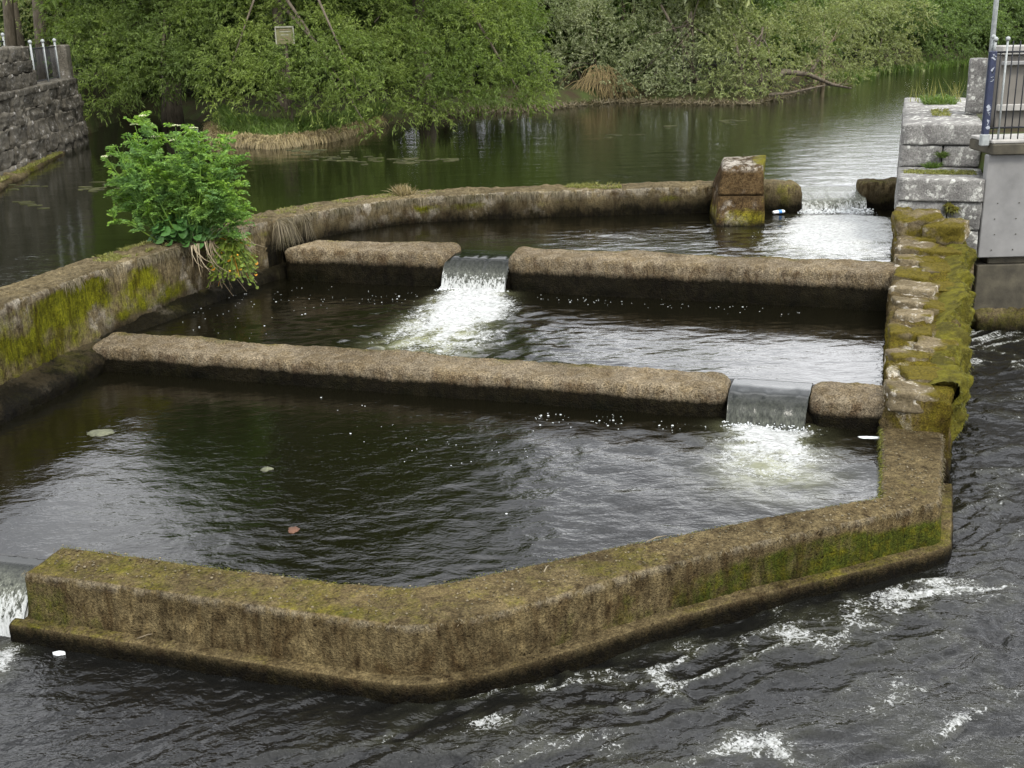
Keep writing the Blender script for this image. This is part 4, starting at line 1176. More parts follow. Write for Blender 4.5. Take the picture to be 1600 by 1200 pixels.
def sprays(lobes, per_area, nleaf, slen, leaf, rng, droop=0.5, inner=0.35, up=0.25):
    """Leafy shoots on and inside the lobes [(x, y, z, r)] -> leaf bases, axes, lengths."""
    B, A = [], []
    for (x, y, z, r) in lobes:
        k = max(6, int(per_area * r * r))
        d = rng.normal(size=(k, 3))
        d /= np.linalg.norm(d, axis=1, keepdims=True)
        d[:, 2] = np.abs(d[:, 2]) * np.where(rng.random(k) < 0.72, 1, -1)
        rad = r * (1 - inner * rng.random(k) ** 1.6) * rng.uniform(0.8, 1.12, k)
        squash = np.array([1.15, 1.0, 0.85])
        st = np.array([x, y, z]) + d * rad[:, None] * squash
        g = d + rng.normal(size=(k, 3)) * 0.45 + np.array([0, 0, up])
        g /= np.linalg.norm(g, axis=1, keepdims=True)
        ls = slen * rng.uniform(0.5, 1.25, k)
        q = (np.arange(nleaf) + 0.5) / nleaf
        p = st[:, None] + g[:, None] * (ls[:, None] * q)[..., None] - np.array([0, 0, 1.0]) * (droop * ls[:, None] * q * q)[..., None]
        tan = g[:, None] - np.array([0, 0, 2.0]) * (droop * q)[None, :, None]
        sd = rng.normal(size=(k, nleaf, 3))
        a = tan / np.linalg.norm(tan, axis=2, keepdims=True) * 0.9 + sd * 0.55 - np.array([0, 0, 0.25])
        B.append(p.reshape(-1, 3)); A.append(a.reshape(-1, 3))
    return np.vstack(B), np.vstack(A)

def limb_tree(root, base, lobes, mat, r0, rng, n_limbs=7, trunk_top=0.45, lean=(0, 0), stems=1):
    """Trunk and curved limbs that run into the lobes."""
    base = np.array(base, float)
    zs = np.array([l[2] for l in lobes])
    top = base + np.array([lean[0], lean[1], max(0.6, (zs.max() - base[2]) * trunk_top)])
    for s in range(stems):
        o = base + np.array([rng.uniform(-.5, .5), rng.uniform(-.3, .3), 0]) * (s > 0)
        tp = top + np.array([rng.uniform(-1, 1), rng.uniform(-.6, .6), rng.uniform(-.4, .3)]) * (s > 0)
        m1 = (o + tp) / 2 + rng.normal(size=3) * 0.12
        Build().tube([o - (0, 0, .3), o * 0.75 + m1 * 0.25, m1, tp * 0.6 + m1 * .4, tp], [r0 * 1.25, r0, r0 * .85, r0 * .7, r0 * .5], 9).obj("trunk", mat, root)
    pick = rng.permutation(len(lobes))[:n_limbs]
    for i in pick:
        l = np.array(lobes[i][:3])
        st = base + (top - base) * rng.uniform(0.55, 1.0)
        m = (st + l) / 2 + np.array([0, 0, 0.35]) + rng.normal(size=3) * 0.2
        Build().tube([st, st * .5 + m * .5 + rng.normal(size=3) * .06, m, m * .45 + l * .55, l], [r0 * .36, r0 * .28, r0 * .2, r0 * .13, r0 * .05], 6).obj("limb", mat, root)

def px_lobes(lst):
    out = []
    for (px, py, d, r) in lst:
        c = at_depth(px, py, d)
        out.append((c[0], c[1], c[2], r))
    return out

def up_lobes(rng, n, cx, cy, z0, z1, rx, ry, r=(0.9, 1.5)):
    """The part of a crown above the picture: rounded, seen only in the water."""
    out = []
    for i in range(n):
        u = rng.uniform(0, 1)
        w = math.sqrt(max(0.05, 1 - u ** 2))
        a = rng.uniform(0, 2 * math.pi)
        q = math.sqrt(rng.uniform(0.2, 1))
        out.append((cx + rx * w * q * math.cos(a), cy + ry * w * q * math.sin(a), z0 + (z1 - z0) * u, rng.uniform(*r)))
    return out

def make_tree(name, label, cat, group, base, low, high, mat, barkm, r0, seed, dens=330, nleaf=13, slen=0.36, leaf=(0.105, 0.032), droop=0.34, n_limbs=8, stems=1, hd=44, inner=0.5, lean=(0, 0)):
    rng = np.random.default_rng(seed)
    root = empty(name, tuple(base))
    b0 = np.array(base)
    tag(root, label, cat, group)
    low = [(x - b0[0], y - b0[1], z - b0[2], r) for x, y, z, r in low]
    high = [(x - b0[0], y - b0[1], z - b0[2], r) for x, y, z, r in high]
    B, A = sprays([(x, y, z, r * .92) for x, y, z, r in low], dens, nleaf, slen, leaf, rng, droop, inner * .7)
    Ln = leaf[0] * rng.uniform(0.6, 1.25, len(B)); W = leaf[1] * rng.uniform(0.7, 1.3, len(B))
    if high:
        B2, A2 = sprays(high, hd, 9, slen * 2.0, leaf, rng, droop * 0.5, 0.6)
        B, A = np.vstack([B, B2]), np.vstack([A, A2])
        Ln = np.concatenate([Ln, rng.uniform(0.22, 0.36, len(B2))]); W = np.concatenate([W, rng.uniform(0.10, 0.16, len(B2))])
    add("crown", leaf_cloud(B, A, Ln, W, rng, name + "_crown", mat), root)
    limb_tree(root, (0, 0, 0), (low + high), barkm, r0, rng, n_limbs, lean=lean, stems=stems)
    return root

rngT = np.random.default_rng(77)
WG = "willows on the grassy island"
make_tree("willow_tree", "leftmost big willow, its lower branches hanging over the end of the quay wall", "tree", WG, (-10.2, 36.2, 1.7),
          px_lobes([(120, 15, 34.5, .95), (150, 58, 33.5, .95), (128, 105, 33, .7), (165, 140, 32.2, .62), (146, 172, 32, .26), (205, 88, 33, .9), (230, 35, 34, 1.0), (252, 98, 32.3, .85), (212, 128, 32, .55),
                    (290, 60, 33, .95), (300, 112, 32, .65), (265, 12, 35, 1.0), (185, 8, 35.5, 1.0), (110, 60, 35, .7), (180, 165, 33.5, .40), (330, 20, 34, 1.0), (245, 130, 33.5, .6), (320, 90, 33, .8)]),
          up_lobes(rngT, 22, -10.4, 36.0, 6.0, 9.5, 2.6, 2.2), M['willow_a'], M['bark'], 0.30, 11)
make_tree("willow_tree", "middle willow leaning over the dry grassy bank beside the small board", "tree", WG, (-6.2, 33.0, 1.8),
          px_lobes([(365, 18, 33, .9), (385, 75, 31.6, .75), (355, 120, 30.8, .75), (398, 140, 30, .5), (352, 160, 30.2, .36), (432, 118, 30.3, .65), (474, 104, 30.2, .72), (440, 150, 30, .42), (486, 150, 29.8, .48), (505, 58, 31.4, .85),
                    (522, 125, 29.8, .68), (542, 165, 29.4, .40), (572, 196, 29.0, .20), (560, 140, 29.6, .5), (590, 205, 28.9, .10), (480, 15, 33, .9), (545, 90, 30.5, .75), (415, 95, 30.6, .45), (500, 175, 29.8, .28)]),
          up_lobes(rngT, 46, -5.8, 33.6, 6.4, 13.0, 3.6, 2.4, (1.1, 1.7)), M['willow_b'], M['bark'], 0.17, 12, dens=340)
make_tree("willow_tree", "rightmost willow with a wide bright crown dipping to the river", "tree", WG, (-2.4, 36.6, 1.8),
          px_lobes([(585, 35, 33.6, 1.0), (572, 85, 32.3, .7), (620, 78, 32.4, .9), (602, 135, 31.4, .65), (625, 178, 30.8, .28), (655, 135, 31.6, .78), (664, 168, 31.2, .42), (692, 98, 32.4, .9), (720, 48, 33.5, 1.0), (702, 148, 31.8, .6),
                    (742, 118, 32.4, .8), (748, 160, 32, .38), (782, 80, 33.3, .9), (792, 138, 32.4, .65), (826, 112, 32.8, .65), (838, 150, 32.4, .45), (826, 168, 32.2, .28), (802, 38, 34.4, .9), (848, 128, 32.8, .26), (645, 15, 34.4, 1.0), (762, 12, 34.6, 1.0), (690, 178, 31.4, .25)]),
          up_lobes(rngT, 40, -2.6, 36.0, 6.3, 12.4, 2.8, 2.4, (1.1, 1.6)), M['willow_b'], M['bark'], 0.26, 13, dens=340)

SG = "sallow shrubs along the far bank"
kw = dict(dens=260, nleaf=11, slen=0.40, leaf=(0.10, 0.042), droop=0.2, inner=0.5)
make_tree("sallow_shrub", "rounded grey-green sallow above a fan of bare brown stems", "shrub", SG, (3.2, 42.5, 1.6),
          px_lobes([(880, 48, 42.4, .85), (920, 38, 42.4, .95), (955, 68, 42.2, .85), (892, 85, 42, .6), (868, 15, 43, .9), (935, 92, 42, .6), (905, 5, 43.4, 1.0), (965, 108, 41.8, .45), (868, 112, 41.5, .42), (862, 92, 42, .5), (872, 132, 41.0, .22), (950, 118, 41.4, .35)]), [], M['sallow'], M['bark'], 0.06, 21, n_limbs=5, stems=2, **kw)
make_tree("sallow_shrub", "silvery sallow standing at the water's edge in the middle of the far bank", "shrub", SG, (6.4, 41.0, 1.6),
          px_lobes([(1012, 108, 41, .9), (1050, 85, 41, .95), (1082, 55, 41.5, .95), (1040, 135, 40.4, .5), (1098, 108, 40.5, .8), (1012, 58, 42, .95), (988, 130, 41, .45), (1070, 132, 40.2, .42), (1040, 30, 42.5, 1.0), (1000, 145, 40.8, .28), (1060, 148, 40.0, .3), (1085, 145, 40.2, .3), (960, 135, 41, .35), (1020, 150, 40.3, .25)]), up_lobes(rngT, 7, 6.0, 42.5, 5.6, 8.0, 2.2, 1.6), M['sallow'], M['bark'], 0.07, 22, n_limbs=8, stems=3, **kw)
make_tree("sallow_shrub", "pale sallow with drooping twigs beside the fallen branches", "shrub", SG, (8.6, 39.8, 1.6),
          px_lobes([(1140, 88, 40, .95), (1180, 105, 39.4, .72), (1122, 132, 39.4, .5), (1168, 135, 39, .42), (1208, 95, 39.6, .55), (1150, 45, 41, .95), (1198, 58, 40.6, .8), (1110, 60, 41.5, .8), (1195, 128, 39.2, .32), (1145, 148, 38.8, .3), (1110, 146, 39.2, .3), (1180, 150, 38.4, .26), (1208, 140, 38.6, .25), (1125, 10, 42, 1.0)]), up_lobes(rngT, 5, 8.6, 42, 5.6, 7.0, 1.8, 1.4), M['sallow_b'], M['bark'], 0.07, 23, n_limbs=8, stems=3, **kw)
make_tree("sallow_shrub", "olive sallow with bare grey limbs stooping over the inlet", "shrub", SG, (12.2, 45.4, 1.6),
          px_lobes([(1240, 40, 43, .9), (1262, 75, 43.4, .7), (1300, 50, 46, 1.0), (1330, 85, 47.5, .7), (1290, 15, 46, 1.0), (1335, 25, 48, 1.1), (1345, 112, 48.5, .35), (1245, 100, 42.6, .35), (1275, 104, 44, .45), (1305, 108, 46, .45), (1325, 112, 47.5, .4), (1250, 124, 42.2, .34), (1285, 122, 44, .36), (1315, 124, 46, .34), (1228, 132, 41, .26), (1338, 122, 48, .3)]), [], M['sallow_b'], M['bark_pale'], 0.08, 24, n_limbs=8, stems=2, **kw)
kw['leaf'] = (0.13, 0.055); kw['dens'] = 170
make_tree("sallow_shrub", "far sallow behind the bright bend of the river, left of the dark thicket", "shrub", SG, (18.0, 56.2, 1.6),
          px_lobes([(1375, 45, 53.5, 1.3), (1402, 80, 54.2, .8), (1372, 92, 53, .6), (1405, 30, 55.5, 1.4), (1370, 104, 52.6, .35), (1400, 100, 54, .4), (1425, 98, 55, .4), (1360, 10, 54, 1.3)]), [], M['sallow_b'], M['bark'], 0.12, 25, n_limbs=5, stems=2, **kw)
make_tree("sallow_shrub", "dark green thicket at the far bend, left of the gate", "shrub", SG, (22.2, 60.2, 1.6),
          px_lobes([(1440, 48, 57.2, 1.4), (1480, 60, 58.4, 1.3), (1450, 88, 57, .6), (1498, 88, 59, .55), (1515, 40, 60, 1.5), (1460, 10, 59, 1.5), (1420, 20, 57, 1.2), (1450, 104, 56, .3), (1480, 102, 58, .35), (1510, 98, 59.5, .35)]), [], M['wood'], M['bark'], 0.14, 26, n_limbs=5, stems=2, **kw)
make_tree("sallow_shrub", "green thicket seen through and above the gate railings", "shrub", SG, (29.5, 64.0, 1.6),
          px_lobes([(1545, 60, 61, 1.3), (1580, 40, 62, 1.5), (1600, 80, 62, 1.2), (1630, 40, 63, 1.6), (1560, 15, 63, 1.5), (1610, 15, 63, 1.5)]), [], M['wood'], M['bark'], 0.14, 27, n_limbs=5, stems=2, **kw)

# woodland behind: three crowns of their own, then copies
def wood_tree(seed, h, rx, label):
    rng = np.random.default_rng(seed)
    low = [(rng.uniform(-rx, rx), rng.uniform(-rx, rx) * .7, rng.uniform(0.6, h * .45), rng.uniform(.8, 1.3)) for _ in range(13)]
    hi = up_lobes(rng, 12, 0, 0, h * .45, h - .8, rx, rx * .8)
    root = empty("woodland_tree", (0, 0, 0))
    tag(root, label, "tree", "woodland trees behind the river bank")
    B, A = sprays(low + hi, 85, 10, 0.6, None, rng, 0.25, 0.6)
    add("crown", leaf_cloud(B, A, rng.uniform(.14, .26, len(B)), rng.uniform(.06, .10, len(B)), rng, "wood_crown", M['wood']), root)
    limb_tree(root, (0, 0, 0), low + hi, M['bark'], 0.18, rng, 5)
    return root
wt = [wood_tree(301, 9.0, 2.6, "leafy woodland tree filling the background behind the willows"), wood_tree(302, 7.0, 2.4, "leafy woodland tree filling the background behind the sallows"), wood_tree(303, 5.0, 2.4, "low leafy tree filling the background behind the far bend")]
spots = []
for i, px in enumerate(range(-120, 900, 92)): spots.append((0, px + rngT.uniform(-20, 20), 45 + (i % 3) * 4 + (6 if px < 120 else 0), rngT.uniform(.9, 1.15)))
for i, px in enumerate(range(880, 1180, 58)): spots.append((1, px + rngT.uniform(-15, 15), 48 + (i % 2) * 4, rngT.uniform(.88, 1.05)))
for i, px in enumerate(range(1190, 1760, 52)): spots.append((2, px + rngT.uniform(-15, 15), 64 + (i % 3) * 3 - (10 if px < 1300 else 0), rngT.uniform(.9, 1.15)))
for px in (400, 470, 540, 610, 680, 735): spots.append((1, px + rngT.uniform(-12, 12), 41.5 + rngT.uniform(-1, 1.5), rngT.uniform(.7, .85)))
for px in (60, 120, 180, 240, 300): spots.append((1, px, 43 + rngT.uniform(-1, 2), rngT.uniform(.8, .95)))
seen = set()
for k, px, d, s in spots:
    c = at_depth(px, 30, d)
    o = wt[k] if k not in seen else copy_tree(wt[k])
    seen.add(k)
    o.location = (c[0], c[1], float(ground_z(np.array([c[0]]), np.array([c[1]]))[0]) - 0.1)
    o.rotation_euler = (0, 0, rngT.uniform(0, 6.28))
    o.scale = (s, s, s)
# slim trunks at the upper left, beyond the quay
def slim(px, d, r, lean, label, h=7.0, zb=2.8):
    c = at_depth(px, 60, d)
    root = empty("slim_tree", (c[0], c[1], zb))
    tag(root, label, "tree")
    rng = np.random.default_rng(int(px * 3 + d))
    Build().tube([(0, 0, -.3), (lean * .3, 0, h * .3), (lean * .55, .05, h * .6), (lean, 0, h)], [r * 1.2, r, r * .8, r * .35], 9).obj("trunk", M['bark'], root)
    lob = [(lean * .5 + rng.uniform(-1, 1), rng.uniform(-.5, .9), rng.uniform(1.2, h), rng.uniform(.4, .7)) for _ in range(9)]
    B, A = sprays(lob, 90, 10, 0.45, None, rng, 0.4, 0.7)
    add("crown", leaf_cloud(B, A, rng.uniform(.09, .14, len(B)), rng.uniform(.03, .045, len(B)), rng, "slim_crown", M['sallow_b']), root)
slim(12, 36, .16, 0.5, "slim dark trunk in the top left corner behind the quay")
slim(34, 39, .13, -0.3, "second slim trunk from the left edge behind the quay")
slim(62, 35, .20, 0.4, "thicker leaning trunk beside the willow behind the quay railing")
slim(88, 40, .13, 0.6, "slim trunk half hidden by the leftmost willow's leaves")
for (px, d, r, ln, lab) in ((972, 46, .09, .1, "pale slender trunk rising behind the sallows, left of a pair"), (985, 46.6, .08, .25, "pale slender trunk rising behind the sallows, right of a pair")):
    slim(px, d, r, ln, lab, 6.5, 1.8)

# fan of bare brown stems under the grey-green sallow
st = empty("bare_stems", (3.3, 41.3, 1.5))
tag(st, "fan of bare brown arching stems at the water's edge under the rounded sallow", "shrub")
rs = np.random.default_rng(9)
b = Build()
for i in range(120):
    a = float(np.clip(rs.normal() * .55, -1.2, 1.2))
    h = rs.uniform(.7, 1.25)
    x0 = rs.uniform(-.25, .25)
    b.tube([(x0 + a * .25, rs.uniform(-.3, .1), h), (x0 + a * .6, -.25, h * .9), (x0 + a * 1.0, -.5 + rs.uniform(-.2, .2), h * .5), (x0 + a * 1.15 + rs.normal() * .1, -.65, rs.uniform(0, .25))], [.011, .009, .008, .004], 4, False)
b.obj("stems", M['stemfan'], st)
# stooping limbs and dead branches at the inlet
def branch(label, pts, r, seed, twigs=10, name="fallen_branch"):
    root = empty(name, tuple(pts[0]))
    p0 = np.array(pts[0])
    tag(root, label, "branch")
    P_ = [np.array(p) - p0 for p in pts]
    Build().tube(P_, [r * (1 - .75 * i / (len(P_) - 1)) for i in range(len(P_))], 7).obj("limb", M['bark'], root)
    rr = np.random.default_rng(seed)
    b = Build()
    for i in range(twigs):
        k = rr.integers(0, len(P_) - 1)
        s = P_[k] + (P_[k + 1] - P_[k]) * rr.random()
        d = rr.normal(size=3); d[2] = abs(d[2]) * .6
        ln = rr.uniform(.3, .8)
        b.tube([s, s + d * ln * .3 + (0, 0, .05), s + d * ln * .6], [.016, .012, .005], 4, False)
    b.obj("twigs", M['twig'], root)
    return root
branch("mossy limb arching down to the water right of the pale sallow", [at_depth(1205, 128, 41), at_depth(1225, 112, 41.5), at_depth(1262, 116, 42), at_depth(1300, 132, 42.6), at_depth(1330, 138, 43)], .13, 4, 16)
branch("bare grey limb slanting up over the inlet", [at_depth(1262, 122, 43), at_depth(1275, 98, 43.5), at_depth(1292, 70, 44), at_depth(1305, 62, 44.3)], .09, 5, 10)
branch("dead branch lying in the water below the arching limb", [at_depth(1200, 148, 39.5), at_depth(1230, 146, 40.5), at_depth(1290, 133, 42.5), at_depth(1325, 131, 43.4)], .06, 6, 14)

def blades(name, label, cat, pts, length, width, mat, seed, spread=0.5, droop=0.5, kind='stuff', upz=1.0, parent=None, dirv=(0, 0, 0)):
    rng = np.random.default_rng(seed)
    d = rng.normal(size=(len(pts), 3)) * spread + np.array(dirv)
    d[:, 2] = np.abs(d[:, 2]) * .5 + upz
    d /= np.linalg.norm(d, axis=1, keepdims=True)
    o = hairs(name, pts, d, length, width, mat, parent, seed + 1, droop)
    if label: tag(o, label, cat, kind=kind)
    return o

# grassy island bank: green sward above, a dry straw fringe over the water
rb = np.random.default_rng(3)
n = 7000
s_ = rb.uniform(0, 1, n)
bx = np.interp(s_, [0, .45, .75, 1], [-8.4, -5.8, -4.5, -3.6])
by = np.interp(bx, SH[:, 0], SH[:, 1])
off = rb.uniform(0.0, 0.35, n)
blades("dry_grass", "fringe of dry straw-coloured grass hanging over the island bank", "grass", xyz(bx + rb.uniform(-.1, .1, n), by - 0.05 + off, 1.62 + off * .35), 0.40, 0.022, M['straw'], 5, 0.45, 1.1, upz=.35, dirv=(0, -.7, 0))
off = rb.uniform(0.15, 1.9, n)
blades("bank_grass", "green sward on the island bank under the middle willow", "grass", xyz(bx, by + off, ground_z(bx, by + off)), 0.42, 0.026, M['greengrass'], 6, 0.35, 0.5)
n = 9000
bx = rb.uniform(-1.8, 24, n)
by = np.interp(bx, SH[:, 0], SH[:, 1]) + rb.uniform(-.2, 1.2, n)
blades("bank_undergrowth", "tangle of dead twigs and weeds along the foot of the far bank", "undergrowth", xyz(bx, by, 1.52), 0.55, 0.026, M['dryfibre'], 8, 0.9, 0.9, upz=.6)
n = 2500
bx = rb.uniform(13.5, 24, n)
by = np.interp(bx, SH[:, 0], SH[:, 1]) + rb.uniform(-.6, .8, n)
blades("reeds", "bright green waterside plants at the far bend of the river", "reeds", xyz(bx, by, 1.48), 0.45, 0.05, M['greengrass'], 9, 0.3, 0.3)

# ------------------------------------------------------------------ plants on the walls
def wall_top(u, v):
    """A point on top of the river wall: u along 0..1, v across 0 back..1 front."""
    i = np.clip(np.asarray(u) * (len(LT) - 1), 0, len(LT) - 1.001)
    k = i.astype(int); f = (i - k)[..., None]
    a = LA[k] * (1 - f) + LA[k + 1] * f
    b_ = LB[k] * (1 - f) + LB[k + 1] * f
    return a * (1 - np.asarray(v)[..., None]) + b_ * np.asarray(v)[..., None]
def u_of(px, py):
    c = at(px, py, 1.62)
    m_ = (LA + LB) / 2
    return float(np.argmin(np.hypot(m_[:, 0] - c[0], m_[:, 1] - c[1])) / (len(LT) - 1))

# the big clump of umbellifers
bc = at(292, 372, 1.62)
clump = empty("leafy_bush", tuple(bc))
tag(clump, "large bright green umbellifer bush growing on top of the curved wall", "bush")
rc = np.random.default_rng(31)
px_m = np.linalg.norm(bc[:2]) / math.cos(math.radians(11)) / FOCAL     # metres per pixel there
def bp(px, py, dy=0.0): return np.array([(px - 292) * px_m * 0.86, dy, (372 - py) * px_m])
heads = [(236, 196), (222, 208), (190, 246), (258, 225), (285, 232), (313, 205), (330, 212), (345, 228), (372, 232), (374, 250), (205, 262), (300, 245), (270, 250), (352, 262), (385, 268), (210, 232), (248, 210), (322, 225),
         (190, 290), (184, 306), (395, 290), (388, 318), (200, 318), (240, 262), (228, 246), (336, 244), (362, 246), (295, 262), (318, 268), (278, 275), (215, 285), (375, 300), (350, 300), (240, 300), (265, 300), (305, 300), (330, 310), (225, 325), (370, 330), (385, 340)]
stems, LB_, LAx, LL, LW_ = Build(), [], [], [], []
fl = Build()
def compound(p, d, ln, rc, leaflet=0.048):
    """A cut, feathery leaf: leaflets in pairs along a stalk that bends over."""
    n_ = 9
    up_ = np.array([0, 0, 1.0])
    sd = np.cross(d, up_); sd /= max(1e-6, np.linalg.norm(sd))
    sd = sd + rc.normal(size=3) * .25
    for i in range(n_):
        q = (i + 1) / n_
        c = p + d * ln * q - up_ * ln * .25 * q * q
        w = math.sin(math.pi * min(1, q * .8 + .18))
        for sg in (-1, 1):
            for j in range(2):
                LB_.append(c + sd * sg * ln * .16 * w * j); LAx.append(sd * sg * .8 + d * .7 - up_ * .2 + rc.normal(size=3) * .2)
                LL.append(leaflet * (0.6 + .7 * w) * rc.uniform(.8, 1.3)); LW_.append(leaflet * .5 * rc.uniform(.7, 1.3))
    LB_.append(p + d * ln - up_ * ln * .35); LAx.append(d - up_ * .5); LL.append(leaflet); LW_.append(leaflet * .5)
for i, (hx, hy) in enumerate(heads + heads + heads[::3]):
    jit = 0 if i < len(heads) else 1
    tip = bp(hx + jit * rc.uniform(-14, 14), hy + jit * rc.uniform(0, 40), rc.uniform(-.55, .45))
    base_ = np.array([tip[0] * .32 + rc.uniform(-.1, .1), tip[1] * .4, -0.02])
    m_ = base_ * .45 + tip * .55 + np.array([tip[0] * .08, 0, .08])
    stems.tube([base_, base_ * .5 + m_ * .5 + rc.normal(size=3) * .02, m_, tip], [.012, .010, .008, .005], 5, False)
    for k in range(9):
        q = rc.uniform(0.28, 1.0) if k else 1.0
        p = (m_ * (1 - (q - .5) * 2) + tip * (q - .5) * 2) if q > .5 else (base_ * (1 - q * 2) + m_ * q * 2)
        d = np.array([rc.normal() * .9 + tip[0] * .35, rc.normal() * .8, rc.uniform(.25, 1.3)])
        d /= np.linalg.norm(d)
        compound(p, d, rc.uniform(.16, .32) * (1.15 - .35 * q), rc)
    if i < 7:
        for k in range(22):
            a = rc.uniform(0, 6.28); r_ = .065 * math.sqrt(rc.random())
            fl.ball(tip + np.array([r_ * math.cos(a), r_ * math.sin(a), .03 - r_ * .2]), .009, 4, 3)
stems.obj("stems", M['umbel'], clump)
add("leaves", leaf_cloud(np.array(LB_), np.array(LAx), np.array(LL), np.array(LW_), rc, "umbel_leaves", M['umbel']), clump)["kind"] = "stuff"
fl.obj("flower_heads", M['flower'], clump)

def broad_plant(name, label, c, n_, spread, size, mat, seed, tall=0.25, droop=0.4, flowers=None, front=(0, 0, 0)):
    """Rounded leaves on stalks, each leaf an 8-sided dished blade."""
    rr = np.random.default_rng(seed)
    root = empty(name, tuple(c))
    tag(root, label, "plant")
    lv, stl = Build(), Build()
    for i in range(n_):
        a = rr.uniform(0, 6.28)
        r_ = spread * math.sqrt(rr.random())
        p = np.array([r_ * math.cos(a), r_ * math.sin(a) * .6, tall * rr.uniform(.25, 1) - droop * r_ * r_ / max(spread, .01)]) + np.array(front) * rr.random()
        nrm = Vector((math.cos(a) * .5 + rr.normal() * .2, -.45 + rr.normal() * .3, .75)).normalized()
        u = nrm.orthogonal().normalized(); v = nrm.cross(u)
        s = size * rr.uniform(.6, 1.25)
        ring = [Vector(p) + (u * math.cos(t) * s * .5 + v * math.sin(t) * s * (.36 - .12 * math.cos(t))) + nrm * (.14 * s * math.cos(2 * t)) for t in np.linspace(0, 2 * math.pi, 9)[:-1]]
        lv.raw([Vector(p) - nrm * .08 * s] + ring, [[0, 1 + k, 1 + (k + 1) % 8] for k in range(8)])
        stl.tube([(p[0] * .2, p[1] * .2, 0), (p[0] * .6, p[1] * .6, p[2] * .6 + .02), p], [.006, .005, .004], 4, False)
    lv.obj("leaves", mat, root)["kind"] = "stuff"
    stl.obj("stalks", mat, root)["kind"] = "stuff"
    if flowers:
        f = Build()
        for i in range(flowers):
            a = rr.uniform(0, 6.28); r_ = spread * .8 * math.sqrt(rr.random())
            f.ball((r_ * math.cos(a) + front[0] * .5, r_ * math.sin(a) * .6 + front[1] * .5 - .05, tall * rr.uniform(.2, .9) - droop * r_ + front[2] * .5), .015, 6, 4)
        f.obj("blossoms", M['orange'], root)["kind"] = "stuff"
    return root
M['orange'] = plain("orange_blossom", (0.55, 0.27, 0.02), 0.6)
c = at(288, 368, 1.64); broad_plant("dock_plant", "clump of broad round leaves at the foot of the umbellifer bush", c + (0, -.32, 0), 80, .42, .14, M['ivy'], 5, .36)
c = at(366, 366, 1.62); broad_plant("trailing_plant", "yellow-green trailing plant with orange flowers spilling down the wall face", c + (0, -.30, -.05), 420, .36, .055, M['cress'], 6, .30, .9, 8, front=(0.02, -.15, -.45))
# hanging dry roots under the bush
rr = np.random.default_rng(17)
b = Build()
for i in range(75):
    px = rr.uniform(290, 372) if i > 25 else rr.uniform(330, 380)
    p = at(px, 372 + (330 - px) * .30, 1.60) + np.array([.10, -.12, .02])
    ln = rr.uniform(.25, .62) * (1.3 if 325 < px < 360 else .8)
    sx = rr.uniform(-.05, .28)
    b.tube([p, p + (sx * .25, -.10, -ln * .35), p + (sx * .7, -.13, -ln * .75), p + (sx * 1.1 + rr.normal() * .04, -.10 + rr.normal() * .03, -ln)], [.007, .006, .005, .003], 4, False)
o = b.obj("hanging_roots", M['deadroot'], None)
tag(o, "pale dry roots and stalks hanging down the wall below the bush", "roots", kind='stuff')
# fringes and turf on the river wall
def turf(name, label, pxa, pxb, v0, v1, n_, ln, mat, seed, droop=.5, upz=1.0, w=.012, dirv=(0, 0, 0)):
    rr = np.random.default_rng(seed)
    ua, ub = u_of(*pxa), u_of(*pxb)
    u = rr.uniform(min(ua, ub), max(ua, ub), n_)
    v = rr.uniform(v0, v1, n_)
    keep = fbm(xyz(u * 60, v * 2, 0), 3, seed) > .47
    p = wall_top(u[keep], v[keep]) - np.array([0, 0, .02])
    return blades(name, label, "grass", p, ln, w, mat, seed, .5, droop, upz=upz, dirv=dirv)
turf("grass_tuft", "short turf along the wall top left of the bush", (110, 405), (225, 378), .05, .75, 2600, .10, M['grass'], 51)
turf("grass_tuft", "straw tuft sticking up on the wall top right of the bush", (612, 300), (634, 297), .1, .7, 420, .24, M['straw'], 52, .3)
turf("grass_tuft", "thin strip of turf on the curve of the wall right of the bush", (470, 325), (690, 295), .1, .6, 1500, .08, M['grass'], 53)
turf("grass_tuft", "turf patch on the straight far stretch of the river wall", (880, 280), (960, 278), .2, .9, 1500, .14, M['grass'], 54)
turf("grass_tuft", "sparse grass on the wall top right under the bush", (385, 345), (470, 325), .0, .7, 900, .09, M['grass'], 55)
turf("dry_fringe", "dry fibres hanging over the pool edge of the river wall", (5, 445), (900, 283), 0.92, 1.0, 7000, .09, M['dryfibre'], 56, 1.5, -.1, .010, dirv=(.15, -.6, 0))
turf("dry_fringe", "dense curtain of dry grass hanging beside the bush", (385, 345), (450, 328), 0.88, 1.0, 3000, .26, M['dryfibre'], 57, 1.6, -.1, .010, dirv=(.2, -.6, 0))

# fibres along the arrises and faces of the low walls
def edge_fringe(parent, A, B, n_, ln, mat, seed, z=0.0, v=1.0, w=.008, dirn=None, jitter=.03):
    rr = np.random.default_rng(seed)
    i = rr.uniform(0, len(A) - 1.001, n_)
    k = i.astype(int); f = (i - k)[:, None]
    a = A[k] * (1 - f) + A[k + 1] * f
    b_ = B[k] * (1 - f) + B[k + 1] * f
    p = a * (1 - v) + b_ * v
    p[:, 2] += z + rr.uniform(-jitter, 0, n_)
    o = b_ - a; o[:, 2] = 0; o /= np.linalg.norm(o, axis=1, keepdims=True)
    p[:, :2] += o[:, :2] * rr.uniform(-.05, .01, n_)[:, None] * (1 if v > .5 else -1)
    d = o * (.55 if v > .5 else -.55) + np.array([0, 0, .25]) + rr.normal(size=(n_, 3)) * .35
    d /= np.linalg.norm(d, axis=1, keepdims=True)
    h = hairs("moss_fringe", p, d, ln, w, mat, parent, seed, 1.1)
    return h
edge_fringe(fw, A_, B_, 2600, .022, M['dryfibre'], 61, w=.005)
